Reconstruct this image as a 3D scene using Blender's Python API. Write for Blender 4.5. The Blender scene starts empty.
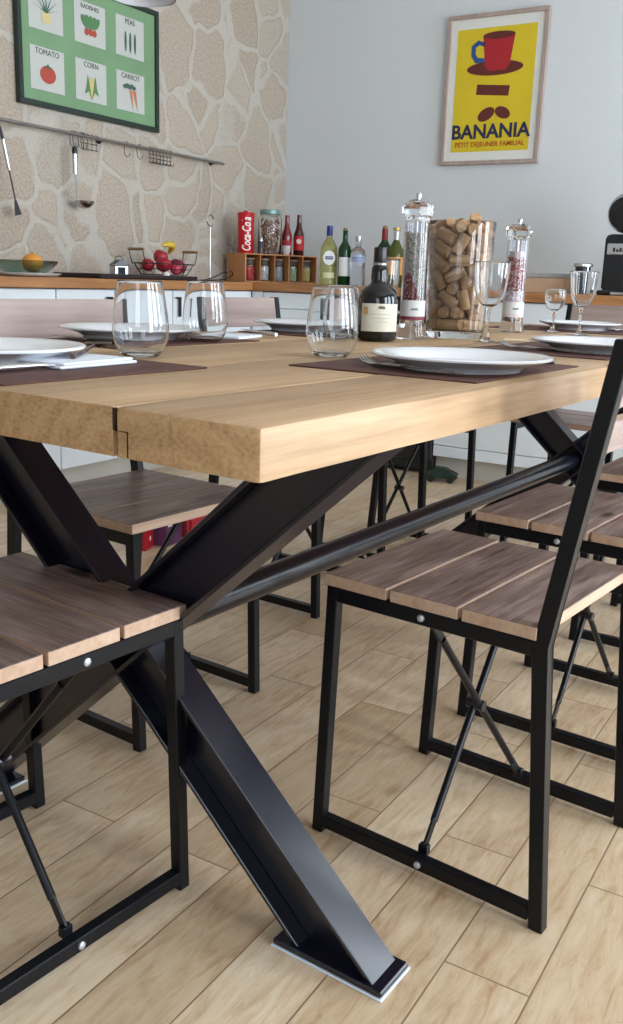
import bpy, bmesh, math, random
import numpy as np
from mathutils import Vector, Matrix, Euler
random.seed(7)
PI = math.pi
R = math.radians
C = bpy.context.scene.collection
PHI = 0.0622732          # the table group is turned by this much against the room
cp, sp = math.cos(PHI), math.sin(PHI)
TZ = 0.78                # table top height
CZ = 0.88                # worktop height
WU, WV = 4.35, 2.80      # white wall plane (x), stone wall plane (y)

def W(x, y, z=0.0):      # table frame -> world
    return Vector((cp*x + sp*y, -sp*x + cp*y, z))

# ------------------------------------------------------------------ materials
def srgb(c):
    return tuple(((v/255)/12.92 if v/255 <= .04045 else ((v/255+.055)/1.055)**2.4) for v in c) + (1,)

MATS = {}
def mat(name, col, rough=.5, metal=0, spec=.5, trans=0, ior=1.45, coat=0, bump=None, noise=None, alpha=1):
    if name in MATS: return MATS[name]
    m = bpy.data.materials.new(name); m.use_nodes = True
    nt = m.node_tree; b = nt.nodes['Principled BSDF']
    b.inputs['Base Color'].default_value = srgb(col)
    b.inputs['Roughness'].default_value = rough
    b.inputs['Metallic'].default_value = metal
    b.inputs['Specular IOR Level'].default_value = spec
    b.inputs['Transmission Weight'].default_value = trans
    b.inputs['IOR'].default_value = ior
    b.inputs['Coat Weight'].default_value = coat
    tc = nt.nodes.new('ShaderNodeTexCoord')
    if noise:            # (scale, amount)
        n = nt.nodes.new('ShaderNodeTexNoise'); n.inputs['Scale'].default_value = noise[0]; n.inputs['Detail'].default_value = 5
        nt.links.new(tc.outputs['Object'], n.inputs['Vector'])
        mx = nt.nodes.new('ShaderNodeMix'); mx.data_type = 'RGBA'
        mx.inputs[6].default_value = srgb([max(0, v*(1-noise[1])) for v in col]); mx.inputs[7].default_value = srgb([min(255, v*(1+noise[1])) for v in col])
        nt.links.new(n.outputs['Fac'], mx.inputs[0]); nt.links.new(mx.outputs[2], b.inputs['Base Color'])
    if bump:             # (scale, strength)
        n = nt.nodes.new('ShaderNodeTexNoise'); n.inputs['Scale'].default_value = bump[0]; n.inputs['Detail'].default_value = 4
        nt.links.new(tc.outputs['Object'], n.inputs['Vector'])
        bp = nt.nodes.new('ShaderNodeBump'); bp.inputs['Strength'].default_value = bump[1]; bp.inputs['Distance'].default_value = .002
        nt.links.new(n.outputs['Fac'], bp.inputs['Height']); nt.links.new(bp.outputs['Normal'], b.inputs['Normal'])
    MATS[name] = m
    return m

class NT:
    """tiny helper for writing node trees"""
    def __init__(s, name):
        s.m = bpy.data.materials.new(name); s.m.use_nodes = True
        s.nt = s.m.node_tree; s.b = s.nt.nodes['Principled BSDF']; MATS[name] = s.m
    def n(s, t, **kw):
        nd = s.nt.nodes.new(t)
        for k, v in kw.items():
            if k.startswith('i_'):
                key = k[2:]
                nd.inputs[int(key) if key.isdigit() else key.replace('_', ' ')].default_value = v
            else: setattr(nd, k, v)
        return nd
    def l(s, a, b): s.nt.links.new(a, b)
    def coord(s, kind='Object', scale=(1,1,1), rot=(0,0,0), loc=(0,0,0), rnd=0):
        tc = s.n('ShaderNodeTexCoord'); out = tc.outputs[kind]
        if rnd:
            oi = s.n('ShaderNodeObjectInfo')
            mu = s.n('ShaderNodeVectorMath', operation='SCALE'); cb = s.n('ShaderNodeCombineXYZ')
            s.l(oi.outputs['Random'], cb.inputs[0]); s.l(oi.outputs['Random'], cb.inputs[1]); s.l(oi.outputs['Random'], cb.inputs[2])
            s.l(cb.outputs[0], mu.inputs[0]); mu.inputs['Scale'].default_value = rnd
            ad = s.n('ShaderNodeVectorMath', operation='ADD'); s.l(out, ad.inputs[0]); s.l(mu.outputs[0], ad.inputs[1]); out = ad.outputs[0]
        mp = s.n('ShaderNodeMapping'); mp.inputs['Scale'].default_value = scale; mp.inputs['Rotation'].default_value = rot; mp.inputs['Location'].default_value = loc
        s.l(out, mp.inputs['Vector']); return mp.outputs[0]
    def ramp(s, fac, stops):
        r = s.n('ShaderNodeValToRGB'); e = r.color_ramp.elements
        while len(e) < len(stops): e.new(.5)
        for k, (p, c) in enumerate(stops):
            e[k].position = p; e[k].color = c if len(c) == 4 else srgb(c)
        s.l(fac, r.inputs[0]); return r.outputs[0]
    def mix(s, fac, a, b, mode='MIX'):
        mx = s.n('ShaderNodeMix', data_type='RGBA', blend_type=mode)
        for inp, v in ((0, fac), (6, a), (7, b)):
            if hasattr(v, 'is_output') or hasattr(v, 'links'): s.l(v, mx.inputs[inp])
            else: mx.inputs[inp].default_value = v
        return mx.outputs[2]
    def math(s, op, a, b=None, c=None):
        m = s.n('ShaderNodeMath', operation=op)
        for i, v in enumerate((a, b, c)):
            if v is None: continue
            if hasattr(v, 'links'): s.l(v, m.inputs[i])
            else: m.inputs[i].default_value = v
        return m.outputs[0]
    def bump(s, h, strength=.3, dist=.002):
        bp = s.n('ShaderNodeBump'); bp.inputs['Strength'].default_value = strength; bp.inputs['Distance'].default_value = dist
        s.l(h, bp.inputs['Height']); s.l(bp.outputs[0], s.b.inputs['Normal'])

def wood(name, light, mid, dark, axis=0, rough=.5, fine=90, coarse=9, rnd=3.0, bump=.15, knots=None, contrast=(.3, .5, .72)):
    t = NT(name)
    sc = [fine]*3; sc[axis] = fine*(.08 if 'seat' in name else .045)
    v1 = t.coord(scale=sc, rnd=rnd)
    n1 = t.n('ShaderNodeTexNoise', i_Scale=1.0, i_Detail=6.0, i_Roughness=.65); t.l(v1, n1.inputs['Vector'])
    sc2 = [coarse]*3; sc2[axis] = coarse*.13
    v2 = t.coord(scale=sc2, rnd=rnd)
    n2 = t.n('ShaderNodeTexNoise', i_Scale=1.0, i_Detail=3.0, i_Distortion=1.2); t.l(v2, n2.inputs['Vector'])
    f = t.math('ADD', t.math('MULTIPLY', n1.outputs['Fac'], .55), t.math('MULTIPLY', n2.outputs['Fac'], .45))
    col = t.ramp(f, [(contrast[0], dark), (contrast[1], mid), (contrast[2], light)])
    if knots:      # scale, radius
        ks = [knots[0]]*3; ks[axis] = knots[0]*.42
        v3 = t.coord(scale=ks, rnd=rnd)
        vo = t.n('ShaderNodeTexVoronoi', i_Scale=1.0); t.l(v3, vo.inputs['Vector'])
        k = t.ramp(vo.outputs['Distance'], [(0, (1,1,1,1)), (knots[1]*.6, (.9,.9,.9,1)), (knots[1], (0,0,0,1))])
        col = t.mix(k, col, srgb([v*.5 for v in dark]))
    t.l(col, t.b.inputs['Base Color']); t.b.inputs['Roughness'].default_value = rough
    t.bump(f, bump, .0015)
    return t.m

M_oak = wood('oak_top', (194,164,128), (177,144,107), (146,114,80), axis=0, rough=.5, fine=110, coarse=14, rnd=0, knots=(5, .13))
# end grain: rings and drying cracks
t = NT('oak_end_grain')
v = t.coord(scale=(1, 1, 1.6))
wv = t.n('ShaderNodeTexWave', wave_type='RINGS', rings_direction='X', i_Scale=9.0, i_Distortion=5.0, i_Detail=4.0, i_Detail_Scale=3.0)
mp = t.coord(scale=(1, 1, 1), loc=(0, -.12, -.62)); t.l(mp, wv.inputs['Vector'])
ns = t.n('ShaderNodeTexNoise', i_Scale=160.0, i_Detail=4.0); t.l(v, ns.inputs['Vector'])
f = t.math('ADD', t.math('MULTIPLY', wv.outputs['Fac'], .16), t.math('MULTIPLY', ns.outputs['Fac'], .84))
col = t.ramp(f, [(.3, (160,124,84)), (.5, (184,146,102)), (.75, (198,162,118))])
vc = t.coord(scale=(1, 8, 1.6)); vo = t.n('ShaderNodeTexNoise', i_Scale=1.3, i_Detail=2.0, i_Distortion=.6); t.l(vc, vo.inputs['Vector'])
cr = t.ramp(t.math('ABSOLUTE', t.math('SUBTRACT', vo.outputs['Fac'], .5)), [(0, (1,1,1,1)), (.004, (.6,.6,.6,1)), (.008, (0,0,0,1))])
cr = t.math('MULTIPLY', cr, .45)
t.l(t.mix(cr, col, srgb((70,45,28))), t.b.inputs['Base Color']); t.b.inputs['Roughness'].default_value = .7
t.bump(f, .25, .002)
M_end = t.m
M_seat = wood('seat_laminate', (168,148,140), (128,108,101), (80,62,57), axis=0, rough=.42, fine=110, coarse=20, rnd=4, bump=.15, knots=(6, .1), contrast=(.34, .5, .66))
M_edge = wood('laminate_edge', (206,178,156), (190,160,136), (168,136,112), axis=0, rough=.5, fine=80, coarse=10, rnd=4, bump=.05)
M_back = wood('backrest_laminate', (182,162,154), (158,138,131), (128,108,101), axis=0, rough=.45, fine=60, coarse=10, rnd=4, bump=.08)
M_counter = wood('counter_wood', (190,140,92), (168,116,70), (138,90,52), axis=0, rough=.4, fine=60, coarse=14, rnd=1)
M_counterY = wood('counter_wood_cross', (190,140,92), (168,116,70), (138,90,52), axis=1, rough=.4, fine=60, coarse=14, rnd=1)
M_crate = wood('crate_wood', (214,160,108), (190,134,84), (156,104,62), axis=2, rough=.5, fine=50, coarse=10, rnd=1)
M_frame = wood('poster_frame_wood', (190,172,160), (168,150,140), (140,122,112), axis=2, rough=.5)
M_cork = wood('cork', (206,170,126), (176,136,94), (120,86,58), axis=2, rough=.8, fine=140, coarse=60, rnd=5, bump=.3)
M_black = mat('black_steel', (9,12,18), .34, 0, .32, bump=(900, .06))
M_beam = mat('beam_steel', (12,14,29), .27, 0, .85, bump=(700, .08))  # blue sheen of the reflected windows is mixed into the base colour
M_chrome = mat('chrome', (200,202,205), .18, 1)
M_steel = mat('cutlery_steel', (190,190,192), .22, 1)
M_darksteel = mat('dark_steel', (70,70,74), .35, .8)
M_bolt = mat('zinc_bolt', (205,210,215), .3, .7)
M_glass = mat('clear_glass', (250,252,253), 0.0, 0, .5, 1, 1.45)
M_acryl = mat('clear_acrylic', (244,246,250), 0.03, 0, .5, 1, 1.4)
M_plate = mat('white_china', (232,233,236), .14, 0, .5, coat=.3)
M_mat = mat('placemat', (84,50,43), .62, bump=(500, .5), noise=(60, .14))
M_white = mat('cabinet_white', (222,228,232), .35, noise=(3, .015))
M_plinth = mat('plinth_grey', (186,182,172), .5)
M_wall = mat('wall_paint', (212,217,219), .85, bump=(60, .12), noise=(1.4, .012))
M_ceil = mat('ceiling_paint', (225,225,225), .9)
M_trim = mat('trim_white', (228,228,226), .5)

def pane(name, col, rough=.15):
    return mat(name, col, rough, 0, .5)

# floor: light wood planks laid along x
t = NT('floor_planks')
v = t.coord('Object', loc=(.0, .19, 0))
br = t.n('ShaderNodeTexBrick', offset=.43, offset_frequency=2, squash=1.0, i_Scale=1.0, i_Mortar_Size=.0016, i_Mortar_Smooth=.4, i_Bias=0.0, i_Brick_Width=.66, i_Row_Height=.1215)
br.inputs['Color1'].default_value = (0,0,0,1); br.inputs['Color2'].default_value = (1,1,1,1); br.inputs['Mortar'].default_value = (.5,.5,.5,1)
t.l(v, br.inputs['Vector'])
sepc = t.n('ShaderNodeSeparateColor'); t.l(br.outputs['Color'], sepc.inputs[0])
cb = t.n('ShaderNodeCombineXYZ'); t.l(t.math('MULTIPLY', sepc.outputs[0], 7.0), cb.inputs[2])
vv = t.coord('Object', scale=(11, 60, 1)); ad = t.n('ShaderNodeVectorMath', operation='ADD'); t.l(vv, ad.inputs[0]); t.l(cb.outputs[0], ad.inputs[1])
n1 = t.n('ShaderNodeTexNoise', i_Scale=1.0, i_Detail=7.0, i_Roughness=.68, i_Distortion=.8); t.l(ad.outputs[0], n1.inputs['Vector'])
vb = t.coord('Object', scale=(3.4, 7.0, 1)); ad2 = t.n('ShaderNodeVectorMath', operation='ADD'); t.l(vb, ad2.inputs[0]); t.l(cb.outputs[0], ad2.inputs[1])
n2 = t.n('ShaderNodeTexNoise', i_Scale=1.4, i_Detail=4.0, i_Roughness=.6, i_Distortion=1.0); t.l(ad2.outputs[0], n2.inputs['Vector'])
f = t.math('ADD', t.math('MULTIPLY', n1.outputs['Fac'], .68), t.math('MULTIPLY', n2.outputs['Fac'], .32))
col = t.ramp(f, [(.28, (160,126,94)), (.41, (200,172,140)), (.52, (216,194,164)), (.68, (229,212,187))])
tone = t.ramp(sepc.outputs[0], [(0, (228,222,214)), (1, (255,255,255))])
col = t.mix(1.0, col, tone, 'MULTIPLY')
kn = t.coord('Object', scale=(2.6, 6, 1)); vk = t.n('ShaderNodeTexVoronoi', i_Scale=1.0); t.l(kn, vk.inputs['Vector'])
kk = t.ramp(vk.outputs['Distance'], [(0, (1,1,1,1)), (.045, (.5,.5,.5,1)), (.09, (0,0,0,1))])
col = t.mix(t.math('MULTIPLY', kk, .55), col, srgb((110,72,46)))
col = t.mix(t.math('MULTIPLY', br.outputs['Fac'], .8), col, srgb((112,84,58)))
t.l(col, t.b.inputs['Base Color'])
t.l(t.math('ADD', t.math('MULTIPLY', n1.outputs['Fac'], .25), .27), t.b.inputs['Roughness'])
t.bump(t.math('SUBTRACT', t.math('MULTIPLY', f, .35), br.outputs['Fac']), .35, .0018)
M_floor = t.m

# stone wall: irregular stones with pale flush mortar
t = NT('stone_wall')
v0 = t.coord('Object', scale=(1, 1, 1))
nw = t.n('ShaderNodeTexNoise', i_Scale=2.6, i_Detail=3.0); t.l(v0, nw.inputs['Vector'])
wob = t.n('ShaderNodeVectorMath', operation='SCALE'); wob.inputs['Scale'].default_value = .30
sub = t.n('ShaderNodeVectorMath', operation='SUBTRACT'); t.l(nw.outputs['Color'], sub.inputs[0]); sub.inputs[1].default_value = (.5,.5,.5); t.l(sub.outputs[0], wob.inputs[0])
add = t.n('ShaderNodeVectorMath', operation='ADD'); t.l(v0, add.inputs[0]); t.l(wob.outputs[0], add.inputs[1])
mp = t.n('ShaderNodeMapping'); mp.inputs['Scale'].default_value = (4.3, 0.001, 3.8); t.l(add.outputs[0], mp.inputs['Vector'])
ve = t.n('ShaderNodeTexVoronoi', feature='DISTANCE_TO_EDGE', i_Scale=1.0, i_Randomness=.9); t.l(mp.outputs[0], ve.inputs['Vector'])
vc = t.n('ShaderNodeTexVoronoi', feature='F1', i_Scale=1.0, i_Randomness=.9); t.l(mp.outputs[0], vc.inputs['Vector'])
fn = t.n('ShaderNodeTexNoise', i_Scale=16.0, i_Detail=6.0, i_Roughness=.7); t.l(v0, fn.inputs['Vector'])
gr = t.n('ShaderNodeTexNoise', i_Scale=90.0, i_Detail=5.0, i_Roughness=.75); t.l(v0, gr.inputs['Vector'])
ed = t.math('ADD', ve.outputs['Distance'], t.math('MULTIPLY', t.math('SUBTRACT', fn.outputs['Fac'], .5), .10))
mask = t.ramp(ed, [(.045, (0,0,0,1)), (.08, (1,1,1,1))])
sc_ = t.n('ShaderNodeSeparateColor'); t.l(vc.outputs['Color'], sc_.inputs[0])
stone = t.ramp(sc_.outputs[0], [(0, (156,142,127)), (.35, (166,153,139)), (.65, (174,162,148)), (1, (163,156,147))])
stone = t.mix(t.math('MULTIPLY', fn.outputs['Fac'], .4), stone, srgb((160,138,116)))
stone = t.mix(t.ramp(gr.outputs['Fac'], [(.40, (0,0,0,1)), (.62, (.55,.55,.55,1))]), stone, srgb((208,196,180)))
mort = t.ramp(gr.outputs['Fac'], [(.3, (176,169,157)), (.7, (197,190,178))])
t.l(t.mix(mask, mort, stone), t.b.inputs['Base Color']); t.b.inputs['Roughness'].default_value = .9
prof = t.ramp(ed, [(.0, (.35,.35,.35,1)), (.035, (.3,.3,.3,1)), (.05, (.0,.0,.0,1)), (.09, (.6,.6,.6,1)), (.4, (.9,.9,.9,1))])
hh = t.math('ADD', prof, t.math('ADD', t.math('MULTIPLY', fn.outputs['Fac'], .45), t.math('MULTIPLY', gr.outputs['Fac'], .34)))
t.bump(hh, .75, .011)
M_stone = t.m

# ------------------------------------------------------------------ mesh helpers
class MB:
    def __init__(s): s.bm = bmesh.new(); s.mi = 0
    def _merge(s, b2, M=None):
        if M is not None: bmesh.ops.transform(b2, matrix=M, verts=b2.verts)
        vm = {v: s.bm.verts.new(v.co) for v in b2.verts}
        for f in b2.faces:
            try:
                nf = s.bm.faces.new([vm[v] for v in f.verts]); nf.material_index = s.mi if f.material_index == 0 else f.material_index; nf.smooth = True
            except ValueError: pass
        b2.free(); return s
    def box(s, x0, x1, y0, y1, z0, z1, bev=0, M=None, seg=1):
        b = bmesh.new(); bmesh.ops.create_cube(b, size=1)
        bmesh.ops.transform(b, matrix=Matrix.Translation(((x0+x1)/2, (y0+y1)/2, (z0+z1)/2)) @ Matrix.Diagonal((abs(x1-x0), abs(y1-y0), abs(z1-z0), 1)), verts=b.verts)
        if bev: bmesh.ops.bevel(b, geom=list(b.edges), offset=bev, segments=seg, affect='EDGES', profile=.5)
        return s._merge(b, M)
    def bar(s, a, b_, w, d, up=(0,0,1), bev=.0015):     # rectangular tube from a to b_; w across, d along `up`
        a, b_ = Vector(a), Vector(b_); z = (b_-a); L = z.length; z.normalize()
        u = Vector(up); x = u.cross(z); x.normalize(); y = z.cross(x)
        M = Matrix((x, y, z)).transposed().to_4x4(); M.translation = a
        return s.box(-w/2, w/2, -d/2, d/2, 0, L, bev, M)
    def tube(s, pts, r, seg=12, caps=True, closed=False):
        pts = [Vector(p) for p in pts]; rs = r if isinstance(r, (list, tuple)) else [r]*len(pts)
        b = bmesh.new(); rings = []; n = len(pts); prev = None
        for i, p in enumerate(pts):
            if closed: d = pts[(i+1) % n]-pts[i-1]
            elif i == 0: d = pts[1]-p
            elif i == n-1: d = p-pts[i-1]
            else: d = (pts[i+1]-p).normalized()+(p-pts[i-1]).normalized()
            d.normalize()
            if prev is None:
                a = Vector((0,0,1)) if abs(d.z) < .9 else Vector((1,0,0)); x = a.cross(d).normalized()
            else: x = (prev-d*prev.dot(d)).normalized()
            prev = x; y = d.cross(x)
            rings.append([b.verts.new(p+(x*math.cos(2*PI*k/seg)+y*math.sin(2*PI*k/seg))*rs[i]) for k in range(seg)])
        for i in range(n if closed else n-1):
            A, B = rings[i], rings[(i+1) % n]
            for k in range(seg): b.faces.new((A[k], A[(k+1) % seg], B[(k+1) % seg], B[k]))
        if caps and not closed: b.faces.new(rings[0][::-1]); b.faces.new(rings[-1])
        return s._merge(b)
    def lathe(s, prof, seg=32, M=None, closed=False):     # prof: (r, z)
        b = bmesh.new(); rings = []
        for r, z in prof:
            if r < 1e-6: rings.append([b.verts.new((0, 0, z))])
            else: rings.append([b.verts.new((r*math.cos(2*PI*k/seg), r*math.sin(2*PI*k/seg), z)) for k in range(seg)])
        pairs = list(zip(rings[:-1], rings[1:]))
        if closed: pairs.append((rings[-1], rings[0]))
        for A, B in pairs:
            for k in range(seg):
                k2 = (k+1) % seg
                if len(A) == 1 and len(B) == 1: continue
                if len(A) == 1: b.faces.new((A[0], B[k2], B[k]))
                elif len(B) == 1: b.faces.new((A[k], A[k2], B[0]))
                else: b.faces.new((A[k], A[k2], B[k2], B[k]))
        bmesh.ops.recalc_face_normals(b, faces=b.faces)
        return s._merge(b, M)
    def prism(s, poly, d0, d1, axis='z', M=None):          # poly in the plane across axis
        b = bmesh.new()
        def P(a, c, d): return {'z': (a, c, d), 'x': (d, a, c), 'y': (a, d, c)}[axis]
        A = [b.verts.new(P(a, c, d0)) for a, c in poly]; B = [b.verts.new(P(a, c, d1)) for a, c in poly]
        n = len(poly)
        b.faces.new(A); b.faces.new(B[::-1])
        for k in range(n): b.faces.new((A[k], B[k], B[(k+1) % n], A[(k+1) % n]))
        bmesh.ops.recalc_face_normals(b, faces=b.faces)
        return s._merge(b, M)
    def ball(s, c, r, sx=1, sy=1, sz=1, seg=20, M=None):
        b = bmesh.new(); bmesh.ops.create_uvsphere(b, u_segments=seg, v_segments=max(6, seg*2//3), radius=1)
        T = Matrix.Translation(c) @ Matrix.Diagonal((r*sx, r*sy, r*sz, 1))
        bmesh.ops.transform(b, matrix=T, verts=b.verts)
        return s._merge(b, M)
    def build(s, name, m, parent=None, loc=(0,0,0), rot=(0,0,0), sharp=32):
        me = bpy.data.meshes.new(name); s.bm.to_mesh(me); s.bm.free()
        for mm in (m if isinstance(m, (list, tuple)) else [m]): me.materials.append(mm)
        me.set_sharp_from_angle(angle=R(sharp))
        o = bpy.data.objects.new(name, me); C.objects.link(o)
        o.location = loc; o.rotation_euler = rot
        if parent: o.parent = parent
        return o

def tag(o, label=None, cat=None, group=None, kind=None):
    if label: o['label'] = label
    if cat: o['category'] = cat
    if group: o['group'] = group
    if kind: o['kind'] = kind
    return o
def thing(name, label, cat, loc=(0,0,0), rz=0, group=None):
    o = bpy.data.objects.new(name, None); C.objects.link(o); o.empty_display_size = .05
    o.location = loc; o.rotation_euler = (0,0,rz)
    return tag(o, label, cat, group)
def copy_tree(o, parent=None):
    c = o.copy(); C.objects.link(c)
    if parent: c.parent = parent
    for ch in list(o.children): copy_tree(ch, c)
    return c
def struct(o): o['kind'] = 'structure'; return o

def text_obj(name, body, size, m, parent, loc, rot, extrude=.0006, align='CENTER', shear=0, sx=1, bend=None, offset=0):
    cu = bpy.data.curves.new(name, 'FONT'); cu.body = body; cu.size = size; cu.extrude = extrude; cu.align_x = align; cu.align_y = 'CENTER'; cu.shear = shear; cu.offset = offset
    cu.resolution_u = 3
    tmp = bpy.data.objects.new(name+'_tmp', cu); C.objects.link(tmp)
    bpy.context.view_layer.update()
    dg = bpy.context.evaluated_depsgraph_get()
    me = bpy.data.meshes.new_from_object(tmp.evaluated_get(dg)); me.name = name
    bpy.data.objects.remove(tmp, do_unlink=True); bpy.data.curves.remove(cu)
    for v in me.vertices:
        v.co.x *= sx
        if bend:     # wrap round a vertical cylinder of this radius; local x,y -> arc, z outwards
            a = v.co.x/bend; r = bend+v.co.z; v.co = Vector((r*math.sin(a), v.co.y, r*math.cos(a)-bend))
    me.materials.clear(); me.materials.append(m)
    o = bpy.data.objects.new(name, me); C.objects.link(o); o.location = loc; o.rotation_euler = rot
    if parent: o.parent = parent
    return o

# ------------------------------------------------------------------ the room
U0, V0, HC = -2.4, -2.6, 2.8
b = MB(); b.box(U0, WU, V0, WV, -.08, 0); struct(b.build('floor', M_floor))
b = MB(); b.box(U0, WU, V0, WV, HC, HC+.1); struct(b.build('ceiling', M_ceil))
b = MB(); b.box(U0, WU+.12, WV, WV+.2, 0, HC); struct(b.build('wall_left', M_stone))
b = MB(); b.box(WU, WU+.12, V0, WV, 0, HC); struct(b.build('wall_far', M_wall))
b = MB(); RW = (-1.9, -.5, .9, 2.3)  # rear wall, with an added opening to let in frontal fill light
b.box(U0-.12, U0, V0, RW[0], 0, HC); b.box(U0-.12, U0, RW[1], WV, 0, HC); b.box(U0-.12, U0, RW[0], RW[1], 0, RW[2]); b.box(U0-.12, U0, RW[0], RW[1], RW[3], HC)
struct(b.build('wall_rear', M_wall))
b = MB()
for y0, y1, z0, z1 in ((RW[0], RW[0]+.05, RW[2], RW[3]), (RW[1]-.05, RW[1], RW[2], RW[3]), (RW[0]+.05, RW[1]-.05, RW[2], RW[2]+.05), (RW[0]+.05, RW[1]-.05, RW[3]-.05, RW[3]), (-1.23, -1.17, RW[2]+.05, RW[3]-.05)):
    b.box(U0-.09, U0-.03, y0, y1, z0, z1, .004)
struct(b.build('window_4', M_trim))  # added window frame, made up to go with the rear fill light
# window wall on the right of the camera
wins = [(-.25, .65), (1.05, 1.95), (2.75, 4.15)]
ZB, ZT = .35, 2.35
b = MB(); x = U0
for a, c in wins:
    b.box(x, a, V0-.2, V0, 0, HC); b.box(a, c, V0-.2, V0, 0, ZB); b.box(a, c, V0-.2, V0, ZT, HC); x = c
b.box(x, WU+.12, V0-.2, V0, 0, HC)
struct(b.build('wall_right', M_wall))
for i, (a, c) in enumerate(wins):
    b = MB()
    for x0, x1, z0, z1 in ((a, a+.05, ZB, ZT), (c-.05, c, ZB, ZT), (a+.05, c-.05, ZB, ZB+.05), (a+.05, c-.05, ZT-.05, ZT), ((a+c)/2-.03, (a+c)/2+.03, ZB+.05, ZT-.05)):
        b.box(x0, x1, V0-.12, V0-.06, z0, z1, .004)
    struct(b.build('window_%d' % (i+1), M_trim))

# ------------------------------------------------------------------ the table
TL, TW, TT = 2.56, .96, .0507
table = thing('dining_table', 'long oak plank dining table on black crossed steel beam legs', 'table', W(0,0), -PHI)
b = MB()
ys = [0, .185, .42, .69, TW]
for k in range(4):
    y0, y1 = ys[k]+(.0012 if k else 0), ys[k+1]-(.0012 if k < 3 else 0)
    bb = bmesh.new(); bmesh.ops.create_cube(bb, size=1)
    bmesh.ops.transform(bb, matrix=Matrix.Translation((TL/2, (y0+y1)/2, TZ-TT/2)) @ Matrix.Diagonal((TL, y1-y0, TT, 1)), verts=bb.verts)
    bmesh.ops.subdivide_edges(bb, edges=[e for e in bb.edges if abs((e.verts[0].co-e.verts[1].co).x) > 1], cuts=40)
    vert_top = [e for e in bb.edges if all(v.co.z > TZ-.001 for v in e.verts) and (all(abs(v.co.x) < 1e-4 for v in e.verts) or all(abs(v.co.x-TL) < 1e-4 for v in e.verts) or (all(abs(v.co.y-y0) < 1e-4 for v in e.verts)) or all(abs(v.co.y-y1) < 1e-4 for v in e.verts))]
    vert_top += [e for e in bb.edges if abs(e.verts[0].co.x-e.verts[1].co.x) < 1e-5 and abs(e.verts[0].co.y-e.verts[1].co.y) < 1e-5 and (e.verts[0].co.x < 1e-4 or e.verts[0].co.x > TL-1e-4) and k in (0, 3)]
    bmesh.ops.bevel(bb, geom=vert_top, offset=.006 if k in (0, 3) else .003, segments=2, affect='EDGES', profile=.5)
    rr = random.Random(k)
    for v in bb.verts:
        if v.co.z > TZ-.02: v.co.z += rr.uniform(-.0004, .0004)
        if k == 0 and v.co.y < .01: v.co.y += .0015*math.sin(v.co.x*9)+.0008*math.sin(v.co.x*31)
    bmesh.ops.recalc_face_normals(bb, faces=bb.faces)
    for f in bb.faces:
        f.material_index = 1 if abs(f.normal.x) > .7 else 0
    b._merge(bb)
top = b.build('tabletop', [M_oak, M_end], table)
# dark halved joint between the first two planks at the end
for ya, yb in ((.185, .166), (.42, .409)):
    b = MB()
    b.box(-.0006, .004, ya-.0014, ya+.0014, TZ-.024, TZ-.0015); b.box(-.0006, .004, yb-.0006, ya+.0014, TZ-.0248, TZ-.0236); b.box(-.0006, .004, yb-.0006, yb+.0008, TZ-TT+.001, TZ-.024)
    bmesh.ops.remove_doubles(b.bm, verts=b.bm.verts, dist=.0009)
    j = b.build('joint', mat('joint_dark', (52,34,22), .9), table); j['label'] = 'dark stepped joint line in the plank end'
# crossed beams
SL = .86
def beam(parent, x0, x1, flip, za, zb):
    yc, zc = .474, .378
    def Y(z, off):   # centre line y at height z, off = perpendicular offset
        s_ = (zc-z)/.905
        y = yc + (-s_ if not flip else s_)
        k = math.sqrt(1+1/.905**2)*off
        return y+(-k if not flip else k)
    h, tf = .044, .007
    m = MB()
    def strip(o0, o1, xa, xb):
        poly = [(Y(za, o0), za), (Y(za, o1), za), (Y(zb, o1), zb), (Y(zb, o0), zb)]
        m.prism(poly, xa, xb, 'x')
    strip(h-tf, h, x0, x1); strip(-h, -h+tf, x0, x1); strip(-h+tf, h-tf, (x0+x1)/2-.0035, (x0+x1)/2+.0035)
    bmesh.ops.bevel(m.bm, geom=[e for e in m.bm.edges if e.calc_length() > .5], offset=.0012, segments=1, affect='EDGES')
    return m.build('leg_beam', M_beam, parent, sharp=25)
for x0 in (.268, 2.22):
    x1 = x0+.061
    beam(table, x0, x1, False, .012, TZ-TT-.008)
    beam(table, x0, x1, True, .012, TZ-TT-.008)
    for yc in (.075, .873):
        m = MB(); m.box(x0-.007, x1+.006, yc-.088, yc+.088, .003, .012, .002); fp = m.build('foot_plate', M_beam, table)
        m = MB(); m.box(x0-.009, x1+.009, yc-.090, yc+.090, 0, .003, .001); m.build('felt_pad', mat('felt_pad', (214,226,238), .7), fp)
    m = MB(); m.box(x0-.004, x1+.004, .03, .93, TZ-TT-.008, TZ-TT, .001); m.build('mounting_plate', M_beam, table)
m = MB(); m.tube([(.298, .474, .378), (2.25, .474, .378)], .0255, 28); m.build('stretcher_tube', M_beam, table, sharp=40)

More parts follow.
